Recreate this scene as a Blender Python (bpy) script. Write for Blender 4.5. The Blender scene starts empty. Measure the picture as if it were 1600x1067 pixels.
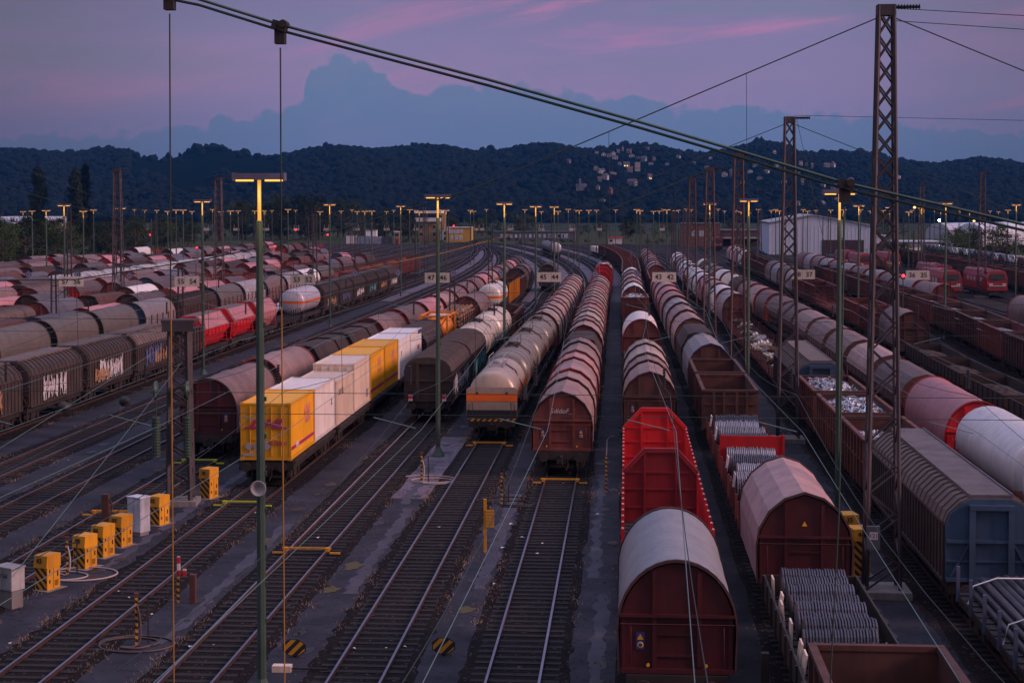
import bpy, math, random
from mathutils import Vector, Matrix
random.seed(11)
R = math.radians
SC = bpy.context.scene
COL = SC.collection
H = 13.5                                   # camera height above the ground

# ------------------------------------------------------------------ helpers
class MB:
    """collects faces and links them as one mesh object"""
    def __init__(s): s.v = []; s.f = []; s.sm = []
    def add(s, vs, fs, smooth=False):
        n = len(s.v); s.v.extend([tuple(p) for p in vs])
        for f in fs: s.f.append(tuple(i + n for i in f)); s.sm.append(smooth)
        return s
    def box(s, x0, x1, y0, y1, z0, z1):
        return s.add([(x0,y0,z0),(x1,y0,z0),(x1,y1,z0),(x0,y1,z0),(x0,y0,z1),(x1,y0,z1),(x1,y1,z1),(x0,y1,z1)],
                     [(0,3,2,1),(4,5,6,7),(0,1,5,4),(1,2,6,5),(2,3,7,6),(3,0,4,7)])
    def cbox(s, c, d, m=None):
        x, y, z = d[0]/2, d[1]/2, d[2]/2
        vs = [(-x,-y,-z),(x,-y,-z),(x,y,-z),(-x,y,-z),(-x,-y,z),(x,-y,z),(x,y,z),(-x,y,z)]
        vs = [Vector(q) for q in vs]
        if m is not None: vs = [m @ q for q in vs]
        c = Vector(c)
        return s.add([q + c for q in vs], [(0,3,2,1),(4,5,6,7),(0,1,5,4),(1,2,6,5),(2,3,7,6),(3,0,4,7)])
    def bar(s, a, b, w, h=None):
        """square bar from a to b"""
        a = Vector(a); b = Vector(b); h = h or w
        d = (b - a); L = d.length
        if L < 1e-6: return s
        m = d.to_track_quat('Y', 'Z').to_matrix()
        return s.cbox((a + b) / 2, (w, L, h), m)
    def tube(s, pts, r, n=6, smooth=True, caps=True):
        pts = [Vector(p) for p in pts]; rings = []
        for i, p in enumerate(pts):
            d = (pts[min(i+1, len(pts)-1)] - pts[max(i-1, 0)]).normalized()
            up = Vector((0,0,1)) if abs(d.z) < .9 else Vector((1,0,0))
            a = d.cross(up).normalized(); b = d.cross(a)
            rr = r[i] if isinstance(r, (list, tuple)) else r
            rings.append([p + a*math.cos(2*math.pi*k/n)*rr + b*math.sin(2*math.pi*k/n)*rr for k in range(n)])
        vs = [q for g in rings for q in g]; fs = []
        for i in range(len(pts)-1):
            for k in range(n):
                k2 = (k+1) % n
                fs.append((i*n+k, i*n+k2, (i+1)*n+k2, (i+1)*n+k))
        s.add(vs, fs, smooth)
        if caps: s.add(rings[0], [tuple(range(n))]); s.add(rings[-1], [tuple(range(n-1,-1,-1))])
        return s
    def cyl(s, a, b, r, n=12): return s.tube([a, b], r, n)
    def prism(s, prof, y0, y1, caps=True, smooth=False, closed=True):
        n = len(prof)
        vs = [(x,y0,z) for x,z in prof] + [(x,y1,z) for x,z in prof]
        rng = range(n if closed else n-1)
        s.add(vs, [(i, (i+1)%n, n+(i+1)%n, n+i) for i in rng], smooth)
        if caps:
            s.add([(x,y0,z) for x,z in prof], [tuple(range(n-1,-1,-1))]); s.add([(x,y1,z) for x,z in prof], [tuple(range(n))])
        return s
    def band(s, pa, pb, y0, y1):
        """open band between an inner and an outer open profile, closed into a solid"""
        n = len(pa)
        vs = [(x,y0,z) for x,z in pa]+[(x,y0,z) for x,z in pb]+[(x,y1,z) for x,z in pa]+[(x,y1,z) for x,z in pb]
        fs = []
        for i in range(n-1):
            fs += [(i,i+1,n+i+1,n+i),(2*n+i,3*n+i,3*n+i+1,2*n+i+1),(n+i,n+i+1,3*n+i+1,3*n+i),(i,2*n+i,2*n+i+1,i+1)]
        return s.add(vs, fs)
    def lathe(s, prof, axis='z', c=(0,0,0), n=16, smooth=True):
        """prof: (radius, along)"""
        vs = []
        for r, t in prof:
            for k in range(n):
                a = 2*math.pi*k/n; u, w = r*math.cos(a), r*math.sin(a)
                p = (u,w,t) if axis == 'z' else ((u,t,w) if axis == 'y' else (t,u,w))
                vs.append((p[0]+c[0], p[1]+c[1], p[2]+c[2]))
        fs = []
        for i in range(len(prof)-1):
            for k in range(n):
                k2 = (k+1) % n; fs.append((i*n+k, i*n+k2, (i+1)*n+k2, (i+1)*n+k))
        return s.add(vs, fs, smooth)
    def mesh(s, name, m):
        me = bpy.data.meshes.new(name); me.from_pydata(s.v, [], s.f)
        me.polygons.foreach_set('use_smooth', s.sm)
        for q in (m if isinstance(m, (list, tuple)) else [m]): me.materials.append(q)
        me.update(); return me
    def build(s, name, m, parent=None):
        o = bpy.data.objects.new(name, s.mesh(name, m)); COL.objects.link(o)
        if parent is not None: adopt(o, parent)
        return o
KIDS = {}
def adopt(o, p): o.parent = p; KIDS.setdefault(p.name, []).append(o)

def tag(o, label=None, cat=None, group=None, kind=None):
    if label: o['label'] = label
    if cat: o['category'] = cat
    if group: o['group'] = group
    if kind: o['kind'] = kind
    return o
def empty(name, loc=(0,0,0), rz=0, label=None, cat=None, group=None):
    o = bpy.data.objects.new(name, None); COL.objects.link(o)
    o.location = loc; o.rotation_euler = (0,0,rz)
    return tag(o, label, cat, group)
def copy_tree(o, parent=None, swap=None):
    c = o.copy(); COL.objects.link(c)
    if parent is not None: adopt(c, parent)
    if swap and c.type == 'MESH' and len(c.material_slots):
        for sl in c.material_slots:
            if sl.material and sl.material.name in swap:
                nm = swap[sl.material.name]; sl.link = 'OBJECT'; sl.material = nm
    for ch in KIDS.get(o.name, ()): copy_tree(ch, c, swap)
    return c
def set_loc(o, loc, rz=0): o.location = loc; o.rotation_euler = (0,0,rz); return o

def text_mesh(name, body, size, m, parent, loc, rot, shear=0, bold=0, sx=1.0, align='CENTER'):
    cu = bpy.data.curves.new(name, 'FONT'); cu.body = body; cu.size = size; cu.extrude = .004
    cu.shear = shear; cu.offset = bold; cu.align_x = align; cu.align_y = 'CENTER'; cu.resolution_u = 3
    t = bpy.data.objects.new(name, cu); COL.objects.link(t)
    dg = bpy.context.evaluated_depsgraph_get()
    me = bpy.data.meshes.new_from_object(t.evaluated_get(dg))
    bpy.data.objects.remove(t); bpy.data.curves.remove(cu)
    me.materials.clear(); me.materials.append(m)
    o = bpy.data.objects.new(name, me); COL.objects.link(o)
    o.location = loc; o.rotation_euler = rot; o.scale = (sx,1,1)
    if parent is not None: adopt(o, parent)
    return o

# ------------------------------------------------------------------ materials
def nodes(name):
    m = bpy.data.materials.new(name); m.use_nodes = True
    nt = m.node_tree; b = nt.nodes['Principled BSDF']
    return m, nt, b
def N(nt, t, **kw):
    n = nt.nodes.new(t)
    for k, v in kw.items():
        if k.startswith('i_'): n.inputs[k[2:].replace('_',' ')].default_value = v
        else: setattr(n, k, v)
    return n
MATS = {}
def mat(name, c, rough=.7, metal=0., var=.35, dirt=None, damt=.45, streak=True, bump=0., bscale=30, rib=0, ribscale=8., scale=1.2, rnd=.18):
    """painted or weathered surface: uneven tone, run-down streaks of grime, optional ribbing"""
    if name in MATS: return MATS[name]
    m, nt, b = nodes(name); L = nt.links.new
    tc = N(nt, 'ShaderNodeTexCoord'); ob = tc.outputs['Object']
    n1 = N(nt, 'ShaderNodeTexNoise'); n1.inputs['Scale'].default_value = scale; n1.inputs['Detail'].default_value = 6
    L(ob, n1.inputs['Vector'])
    oi = N(nt, 'ShaderNodeObjectInfo')
    mr = N(nt, 'ShaderNodeMapRange'); mr.inputs['To Min'].default_value = 1-var; mr.inputs['To Max'].default_value = 1+var
    mr.inputs['From Min'].default_value = .25; mr.inputs['From Max'].default_value = .75
    L(n1.outputs['Fac'], mr.inputs['Value'])
    mo = N(nt, 'ShaderNodeMapRange'); mo.inputs['To Min'].default_value = 1-rnd; mo.inputs['To Max'].default_value = 1+rnd
    L(oi.outputs['Random'], mo.inputs['Value'])
    mu = N(nt, 'ShaderNodeMath', operation='MULTIPLY'); L(mr.outputs[0], mu.inputs[0]); L(mo.outputs[0], mu.inputs[1])
    vm = N(nt, 'ShaderNodeVectorMath', operation='SCALE'); vm.inputs[0].default_value = c[:3]; L(mu.outputs[0], vm.inputs['Scale'])
    col = vm.outputs[0]
    if streak:
        mp = N(nt, 'ShaderNodeMapping'); mp.inputs['Scale'].default_value = (5., 5., .5)
        ad = N(nt, 'ShaderNodeVectorMath', operation='ADD'); L(ob, ad.inputs[0])
        sc = N(nt, 'ShaderNodeVectorMath', operation='SCALE'); L(oi.outputs['Random'], sc.inputs[0]); sc.inputs['Scale'].default_value = 40
        L(sc.outputs[0], ad.inputs[1]); L(ad.outputs[0], mp.inputs['Vector'])
        n2 = N(nt, 'ShaderNodeTexNoise'); n2.inputs['Scale'].default_value = 1.; n2.inputs['Detail'].default_value = 5; L(mp.outputs[0], n2.inputs['Vector'])
        r2 = N(nt, 'ShaderNodeMapRange'); r2.inputs['From Min'].default_value = .48; r2.inputs['From Max'].default_value = .75
        r2.inputs['To Max'].default_value = damt; L(n2.outputs['Fac'], r2.inputs['Value'])
        mx = N(nt, 'ShaderNodeMix', data_type='RGBA'); L(r2.outputs[0], mx.inputs['Factor']); L(col, mx.inputs['A'])
        mx.inputs['B'].default_value = (dirt or (c[0]*.3+.012, c[1]*.3+.008, c[2]*.3+.007)) + (1,) if len(dirt or (0,0,0)) == 3 else dirt
        col = mx.outputs['Result']
    L(col, b.inputs['Base Color'])
    b.inputs['Roughness'].default_value = rough; b.inputs['Metallic'].default_value = metal
    hgt = None
    if bump:
        n3 = N(nt, 'ShaderNodeTexNoise'); n3.inputs['Scale'].default_value = bscale; n3.inputs['Detail'].default_value = 4; L(ob, n3.inputs['Vector'])
        hgt = n3.outputs['Fac']
    if rib:
        w = N(nt, 'ShaderNodeTexWave', bands_direction='Y'); w.inputs['Scale'].default_value = ribscale; w.inputs['Distortion'].default_value = .6
        w.inputs['Detail'].default_value = 1; L(ob, w.inputs['Vector'])
        if hgt is None: hgt = w.outputs['Fac']
        else:
            a = N(nt, 'ShaderNodeMath', operation='ADD'); L(hgt, a.inputs[0]); L(w.outputs['Fac'], a.inputs[1]); hgt = a.outputs[0]
    if hgt is not None:
        bp = N(nt, 'ShaderNodeBump'); bp.inputs['Strength'].default_value = max(bump, rib); bp.inputs['Distance'].default_value = .05
        L(hgt, bp.inputs['Height']); L(bp.outputs[0], b.inputs['Normal'])
    MATS[name] = m; return m
def emis(name, c, s):
    if name in MATS: return MATS[name]
    m, nt, b = nodes(name); b.inputs['Base Color'].default_value = (.05,.05,.05,1)
    b.inputs['Emission Color'].default_value = c + (1,); b.inputs['Emission Strength'].default_value = s
    MATS[name] = m; return m
def flatm(name, c, rough=.6, metal=0): return mat(name, c, rough, metal, var=.12, streak=False, rnd=.05)

STEEL = mat('dark_steel', (.035,.030,.030), .7, .2, var=.4, dirt=(.06,.035,.025))
WHEEL = mat('wheel_steel', (.05,.042,.04), .5, .6)
RUSTB = mat('rust_brown', (.085,.034,.029), .75, 0, var=.4)
DARKB = mat('dark_brown', (.042,.025,.024), .8, 0, var=.4)
REDB = mat('red_brown', (.155,.040,.034), .7, 0, var=.3)
CRIM = mat('crimson_end', (.058,.0075,.012), .55, 0, var=.45, dirt=(.03,.012,.011), damt=.7)  # red darkened to carry the shade on the near end walls
REDP = mat('bright_red', (.55,.012,.018), .5, 0, var=.2, damt=.35)
BLUEE = mat('blue_grey_end', (.030,.068,.130), .6, 0, var=.3)  # blue darkened likewise, shade put into the colour
TPINK = mat('tarp_pinkish', (.33,.215,.205), .55, 0, var=.2, bump=.25, bscale=3, rib=.35, ribscale=7, damt=.55, rnd=.28)
TBEIG = mat('tarp_beige', (.37,.29,.255), .55, 0, var=.2, bump=.25, bscale=3, rib=.3, ribscale=7, damt=.55, rnd=.28)
TGREY = mat('tarp_grey', (.27,.25,.27), .5, 0, var=.2, bump=.3, bscale=2.5, rib=.4, ribscale=5, damt=.5, rnd=.28)
TBROWN = mat('tarp_brown', (.18,.115,.112), .55, 0, var=.25, bump=.3, bscale=3, rib=.4, ribscale=7, damt=.55, rnd=.28)
TROSE = mat('tarp_rose', (.46,.20,.22), .5, 0, var=.15, bump=.2, bscale=3, rib=.3, ribscale=7, damt=.3)
TWHITE = mat('tarp_white', (.68,.66,.66), .5, 0, var=.12, bump=.2, bscale=3, rib=.2, ribscale=5, damt=.25)
TSILV = mat('tarp_silver', (.26,.27,.30), .38, .1, var=.15, bump=.2, bscale=2, rib=.35, ribscale=3, damt=.3)
TTAN = mat('tarp_tan', (.115,.10,.09), .55, 0, var=.2, bump=.2, bscale=3, rib=.3, ribscale=7, damt=.35)
RIMD = mat('rim_dark', (.07,.035,.035), .6)
RIMR = mat('rim_red', (.30,.03,.03), .6)
RIMB = mat('rim_blue', (.05,.07,.16), .6)
SLB = mat('slide_brown', (.046,.034,.032), .75, 0, var=.35, damt=.6)
SLR = mat('slide_roof', (.13,.097,.09), .6, 0, var=.3, damt=.5)
SLT = mat('slide_roof_tan', (.145,.11,.10), .6, 0, var=.25, damt=.4)
GREYP = mat('grey_plate', (.35,.35,.37), .5, 0, var=.15)
WHITEP = mat('white_paint', (.74,.74,.75), .45, 0, var=.1, damt=.3, dirt=(.3,.25,.22))
CREAM = mat('cream_paint', (.72,.60,.50), .5, 0, var=.1, damt=.35, dirt=(.35,.22,.15))
OFFW = mat('offwhite_paint', (.70,.66,.64), .5, 0, var=.1, damt=.35, dirt=(.36,.28,.24))
YELP = mat('yellow_paint', (.80,.40,.012), .45, 0, var=.1, damt=.25, dirt=(.45,.22,.02))
ORANP = mat('orange_paint', (.75,.24,.012), .45, 0, var=.15, damt=.3, dirt=(.35,.12,.02))
ORANS = flatm('orange_stripe', (.80,.16,.02), .5)
MAGEN = flatm('magenta_print', (.42,.03,.12), .5)
PINKP = flatm('faded_pink_print', (.70,.25,.20), .5)
BLACK = flatm('black_print', (.02,.02,.022), .6)
BLUEP = flatm('blue_print', (.03,.06,.25), .5)
GREENM = mat('green_mast_paint', (.055,.105,.085), .55, .2, var=.3)
GALV = mat('weathered_lattice', (.066,.058,.068), .6, .3, var=.35)
RUSTL = mat('rust_lattice', (.085,.055,.053), .7, .2, var=.35)
WIRE = flatm('wire_dark', (.035,.06,.055), .5, .5)
WIREL = flatm('wire_copper_green', (.16,.28,.27), .4, .5)
WIREY = flatm('yellow_lit_wire', (.36,.19,.035), .6)
CABY = mat('cabinet_yellow', (.72,.33,.015), .5, 0, var=.15, damt=.45, dirt=(.25,.13,.03))
CONC = mat('concrete', (.22,.21,.21), .9, 0, var=.25, bump=.2)
SCRAP = flatm('scrap_metal', (.60,.68,.80), .3, .6)
SCRAPW = flatm('scrap_white', (.60,.62,.66), .5, .2)
LOGB = mat('log_bark', (.16,.085,.05), .9, 0, var=.4, streak=False)
LOGE = flatm('log_end', (.50,.30,.16), .8)
GLASS = flatm('dark_glass', (.02,.025,.03), .1)
LAMPE = emis('lamp_tube_glow', (1.,.42,.06), 2.0)
LAMPF = emis('far_lamp_glow', (1.,.44,.10), 1.7)
NECK = emis('tube_light_on_neck', (1.,.44,.05), .8)
REDL = emis('red_signal_glow', (1.,.03,.05), 3.0)
WHITEL = emis('white_flood_glow', (1.,.80,.45), 60.)
WARMW = emis('warm_window', (1.,.6,.22), 2.0)
GRAFW = flatm('graffiti_white', (.60,.60,.64), .6)
GRAFT = flatm('graffiti_tan', (.38,.22,.11), .6)
GRAFB = flatm('graffiti_blue', (.10,.12,.28), .6)
GRAFC = flatm('graffiti_teal', (.08,.30,.32), .6)

def tankmat(name, c, band=True, lo=2.38, hi=2.68, bc=(.80,.16,.02)):
    """barrel paint with a stripe painted round it at a set height"""
    m = mat(name, c, .35, .1, var=.12, damt=.4, dirt=(c[0]*.45, c[1]*.38, c[2]*.32))
    if band:
        nt = m.node_tree; L = nt.links.new; b = nt.nodes['Principled BSDF']
        src = b.inputs['Base Color'].links[0].from_socket
        tc = N(nt, 'ShaderNodeTexCoord'); sp = N(nt, 'ShaderNodeSeparateXYZ'); L(tc.outputs['Object'], sp.inputs[0])
        a = N(nt, 'ShaderNodeMath', operation='GREATER_THAN'); a.inputs[1].default_value = lo; L(sp.outputs['Z'], a.inputs[0])
        d = N(nt, 'ShaderNodeMath', operation='LESS_THAN'); d.inputs[1].default_value = hi; L(sp.outputs['Z'], d.inputs[0])
        e = N(nt, 'ShaderNodeMath', operation='MULTIPLY'); L(a.outputs[0], e.inputs[0]); L(d.outputs[0], e.inputs[1])
        mx = N(nt, 'ShaderNodeMix', data_type='RGBA'); L(e.outputs[0], mx.inputs['Factor']); L(src, mx.inputs['A'])
        mx.inputs['B'].default_value = bc + (1,); L(mx.outputs['Result'], b.inputs['Base Color'])
    return m
TKW = tankmat('tank_white', (.72,.70,.68)); TKB = tankmat('tank_beige', (.46,.38,.32)); TKG = tankmat('tank_grey', (.22,.215,.205), False)
TKP = tankmat('tank_white_pink_stripe', (.70,.70,.74), True, 1.75, 2.1, (.52,.25,.24)); TKS = tankmat('tank_silver', (.42,.43,.46), False)
TKC = tankmat('tank_cream', (.62,.56,.50), False)

def stripemat(name, ca, cb, freq=3.4, axis=(1,0,1)):
    m, nt, b = nodes(name); L = nt.links.new
    tc = N(nt, 'ShaderNodeTexCoord')
    dt = N(nt, 'ShaderNodeVectorMath', operation='DOT_PRODUCT'); L(tc.outputs['Object'], dt.inputs[0]); dt.inputs[1].default_value = axis
    ml = N(nt, 'ShaderNodeMath', operation='MULTIPLY'); ml.inputs[1].default_value = freq; L(dt.outputs['Value'], ml.inputs[0])
    fr = N(nt, 'ShaderNodeMath', operation='FRACT'); L(ml.outputs[0], fr.inputs[0])
    gt = N(nt, 'ShaderNodeMath', operation='GREATER_THAN'); gt.inputs[1].default_value = .5; L(fr.outputs[0], gt.inputs[0])
    mx = N(nt, 'ShaderNodeMix', data_type='RGBA'); L(gt.outputs[0], mx.inputs['Factor'])
    mx.inputs['A'].default_value = ca+(1,); mx.inputs['B'].default_value = cb+(1,)
    L(mx.outputs['Result'], b.inputs['Base Color']); b.inputs['Roughness'].default_value = .6
    return m
STRIPE = stripemat('hazard_stripes', (.66,.30,.015), (.018,.018,.02), 3.4)
STRIPED = stripemat('hazard_stripes_disc', (.55,.27,.02), (.018,.018,.02), 3.0, (1,0,-1))
STRIPEP = stripemat('post_stripes', (.50,.25,.03), (.02,.02,.02), 5.0, (.4,0,1))
REDWH = stripemat('red_white_bands', (.55,.02,.03), (.7,.7,.7), 2.2, (0,0,1))

# ------------------------------------------------------------------ world, sun, camera
SC.view_settings.view_transform = 'Standard'; SC.view_settings.look = 'None'
SC.view_settings.exposure = .1; SC.view_settings.gamma = 1; SC.view_settings.use_curve_mapping = False
SC.cycles.use_denoising = True
SC.cycles.max_bounces = 5; SC.cycles.volume_bounces = 0; SC.cycles.transparent_max_bounces = 8
SC.cycles.sample_clamp_indirect = 3
SC.cycles.caustics_reflective = False; SC.cycles.caustics_refractive = False
SUN_EL, SUN_AZ = 24, 101      # azimuth clockwise from +y (the way the camera looks): from the right and a little behind
W = bpy.data.worlds.new("World"); SC.world = W; W.use_nodes = True
def build_world():
    nt = W.node_tree; L = nt.links.new; bg = nt.nodes['Background']
    def M(op, a, b=None, c=None):
        n = N(nt, 'ShaderNodeMath', operation=op)
        for i, q in enumerate((a, b, c)):
            if q is None: continue
            if isinstance(q, (int, float)): n.inputs[i].default_value = q
            else: L(q, n.inputs[i])
        return n.outputs[0]
    def mix(f, a, b, bl='MIX'):
        n = N(nt, 'ShaderNodeMix', data_type='RGBA', blend_type=bl)
        if isinstance(f, (int, float)): n.inputs['Factor'].default_value = f
        else: L(f, n.inputs['Factor'])
        for k, q in (('A', a), ('B', b)):
            if isinstance(q, tuple): n.inputs[k].default_value = q + (1,)
            else: L(q, n.inputs[k])
        return n.outputs['Result']
    def sstep(v, a, b):
        n = N(nt, 'ShaderNodeMapRange', interpolation_type='SMOOTHSTEP'); L(v, n.inputs['Value'])
        n.inputs['From Min'].default_value = a; n.inputs['From Max'].default_value = b; return n.outputs[0]
    tc = N(nt, 'ShaderNodeTexCoord'); sp = N(nt, 'ShaderNodeSeparateXYZ'); L(tc.outputs['Generated'], sp.inputs[0])
    x, y, z = sp.outputs
    yy = M('MAXIMUM', M('ABSOLUTE', y), .05)
    s = M('DIVIDE', x, yy); t = M('DIVIDE', z, yy)          # straight cloud-plane coordinates
    def noise(sx, sz, sc, det, seed=0., dist=0.):
        cb = N(nt, 'ShaderNodeCombineXYZ'); L(M('MULTIPLY', s, sx), cb.inputs[0]); L(M('MULTIPLY', t, sz), cb.inputs[1])
        cb.inputs[2].default_value = seed
        n = N(nt, 'ShaderNodeTexNoise'); n.inputs['Scale'].default_value = sc; n.inputs['Detail'].default_value = det
        n.inputs['Distortion'].default_value = dist; L(cb.outputs[0], n.inputs['Vector']); return n.outputs['Fac']
    # clear twilight: blue low down, violet higher
    rp = N(nt, 'ShaderNodeValToRGB'); L(M('ADD', z, 0.), rp.inputs[0]); e = rp.color_ramp.elements
    e[0].position = 0.; e[0].color = (.065,.150,.315,1)
    e[1].position = 1.; e[1].color = (1.30,1.38,1.95,1)
    for p, c in ((.035,(.105,.140,.320)),(.065,(.165,.150,.335)),(.10,(.165,.142,.325)),(.14,(.115,.112,.262)),(.25,(.15,.15,.27)),(.5,(.19,.215,.35)),(.75,(.46,.51,.78))):
        q = e.new(p); q.color = c + (1,)
    col = rp.outputs[0]
    # soft pink sheets of high cloud, slanting up to the right
    sl = M('SUBTRACT', t, M('MULTIPLY', s, .16))
    cb = N(nt, 'ShaderNodeCombineXYZ'); L(M('MULTIPLY', s, 5.), cb.inputs[0]); L(M('MULTIPLY', sl, 30.), cb.inputs[1])
    n = N(nt, 'ShaderNodeTexNoise'); n.inputs['Scale'].default_value = 1.; n.inputs['Detail'].default_value = 6; n.inputs['Roughness'].default_value = .55
    n.inputs['Distortion'].default_value = .4; L(cb.outputs[0], n.inputs['Vector'])
    pk = M('MULTIPLY', sstep(n.outputs['Fac'], .50, .72), sstep(t, .045, .085))
    pk = M('MULTIPLY', pk, M('ADD', M('MULTIPLY', sstep(s, -.25, .02), .65), .42))
    col = mix(M('MINIMUM', pk, .8), col, (.46,.150,.34))
    pv = M('MULTIPLY', sstep(noise(5., 16., 1.5, 6, 3.), .40, .66), sstep(t, .05, .09))
    col = mix(M('MULTIPLY', pv, .5), col, (.26,.155,.335))
    # slate streaks near the top
    dk = M('MULTIPLY', sstep(noise(4., 42., 1., 6, 7., .3), .50, .66), sstep(t, .060, .115))
    col = mix(M('MULTIPLY', dk, .65), col, (.125,.145,.275))
    # the blue bank of cumulus: a billowing skyline, one tall tower left of the middle
    prof = [(-200,216),(0,214),(150,205),(300,192),(400,176),(445,160),(470,142),(482,108),(512,95),(545,90),(585,102),(612,122),(650,142),(692,124),(742,132),(782,152),(806,182),(850,196),(950,196),(1030,188),(1062,174),(1092,172),(1132,182),(1165,194),(1235,182),(1330,180),(1400,196),(1600,208)]
    cr = N(nt, 'ShaderNodeValToRGB'); el_ = cr.color_ramp.elements
    f_ = M('ADD', M('MULTIPLY', s, 2600/1800), (978+200)/1800.); L(f_, cr.inputs[0])
    for i, (u, v) in enumerate(prof):
        q = el_[0] if i == 0 else (el_[1] if i == 1 else el_.new(.5)); q.position = (u+200)/1800.
        c_ = (323-v)/2600*8; q.color = (c_,c_,c_,1)
    sep = N(nt, 'ShaderNodeSeparateColor'); L(cr.outputs[0], sep.inputs[0]); base = M('DIVIDE', sep.outputs[0], 8.)
    def puff(sc, seed):
        cb = N(nt, 'ShaderNodeCombineXYZ'); L(M('MULTIPLY', s, sc), cb.inputs[0]); L(M('MULTIPLY', t, sc), cb.inputs[1]); cb.inputs[2].default_value = seed
        v_ = N(nt, 'ShaderNodeTexVoronoi'); v_.inputs['Scale'].default_value = 1.; L(cb.outputs[0], v_.inputs['Vector']); return M('SUBTRACT', .45, v_.outputs['Distance'])
    bump = M('ADD', M('ADD', M('MULTIPLY', puff(70., 0.), .011), M('MULTIPLY', puff(190., 3.), .004)), M('MULTIPLY', M('SUBTRACT', noise(45., 45., 1., 5, 1.5, .2), .5), .010))
    edge = M('ADD', base, bump)
    dif = M('SUBTRACT', edge, t)
    soft = M('MULTIPLY', M('SUBTRACT', noise(40., 60., 1., 6, 9., .6), .5), .011)
    cm = M('MULTIPLY', sstep(M('ADD', dif, soft), -.0016, .0032), M('SUBTRACT', 1., M('MULTIPLY', sstep(dif, .02, .06), .35)))
    shade = noise(22., 40., 1., 6, 5., .5)
    col = mix(M('MULTIPLY', cm, M('ADD', .66, M('MULTIPLY', shade, .45))), col, (.062,.138,.300))
    rim = M('MULTIPLY', sstep(dif, -.006, -.001), M('SUBTRACT', 1., sstep(dif, -.001, .001)))
    col = mix(M('MULTIPLY', rim, .10), col, (.36,.20,.36))
    # vignette put into the sky colour, darker towards both sides
    thick = M('MULTIPLY', M('ADD', .56, M('MULTIPLY', sstep(s, -.42, -.16), .44)), M('ADD', .66, M('MULTIPLY', sstep(s, .27, .08), .34)))  # thick: the vignette factor, darkens the sky colour at both sides
    thick = M('MAXIMUM', thick, sstep(z, .16, .4))
    cs = N(nt, 'ShaderNodeVectorMath', operation='SCALE'); L(col, cs.inputs[0]); L(thick, cs.inputs['Scale']); col = cs.outputs[0]
    # behind the camera the afterglow is brighter and rosier
    back = M('MULTIPLY', sstep(y, .15, -.9), sstep(z, -.05, .1))
    col = mix(back, col, (.30,.22,.28))
    lowr = sstep(z, 0., -.04); col = mix(lowr, col, (.03,.03,.04))
    # sky model in the same twilight direction, added at its dusk strength
    st = N(nt, 'ShaderNodeTexSky', sky_type='NISHITA'); st.sun_disc = False; st.sun_elevation = R(1.0); st.sun_rotation = R(SUN_AZ)
    b2 = N(nt, 'ShaderNodeBackground'); L(st.outputs[0], b2.inputs[0]); b2.inputs[1].default_value = .05
    L(col, bg.inputs[0]); bg.inputs[1].default_value = 1.0
    ads = N(nt, 'ShaderNodeAddShader'); L(bg.outputs[0], ads.inputs[0]); L(b2.outputs[0], ads.inputs[1])
    L(ads.outputs[0], nt.nodes['World Output'].inputs[0])
build_world()
sd = bpy.data.lights.new('afterglow_sun', 'SUN'); sd.energy = 2.5; sd.angle = R(14); sd.color = (1., .54, .47)
so = bpy.data.objects.new('afterglow_sun', sd); COL.objects.link(so)
az = R(SUN_AZ); el = R(SUN_EL)
so.rotation_euler = Vector((math.sin(az)*math.cos(el), math.cos(az)*math.cos(el), math.sin(el))).to_track_quat('Z','Y').to_euler()

F_, YH, XV, TH = 2600., 323., 978., R(2.0)
PY_ = YH + math.tan(TH)*F_; YAW = math.atan((XV-800)/F_*math.cos(TH))
cd = bpy.data.cameras.new('camera'); cam = bpy.data.objects.new('camera', cd); COL.objects.link(cam); SC.camera = cam
cd.sensor_width = 36; cd.lens = 36*F_/1600; cd.clip_end = 9000; cd.clip_start = .5
cd.shift_y = -(533.5-PY_)/1600
cam.location = (0,0,H); cam.rotation_euler = (R(90)-TH, 0, YAW)

def ray(u, v):
    x = (u-800)/F_; y = -(v-PY_)/F_
    d = Vector((x, math.cos(TH)+y*math.sin(TH), -math.sin(TH)+y*math.cos(TH)))
    c, s = math.cos(YAW), math.sin(YAW)
    return Vector((d.x*c-d.y*s, d.x*s+d.y*c, d.z))
def at(u, v, z=0.):
    d = ray(u, v); t = (z-H)/d.z; return Vector((d.x*t, d.y*t, z))
def aty(u, v, y):
    d = ray(u, v); t = y/d.y; return Vector((d.x*t, y, H+d.z*t))

# ------------------------------------------------------------------ tracks
def smooth(a, b, t):
    t = max(0., min(1., (t-a)/(b-a))); return t*t*(3-2*t)
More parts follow.
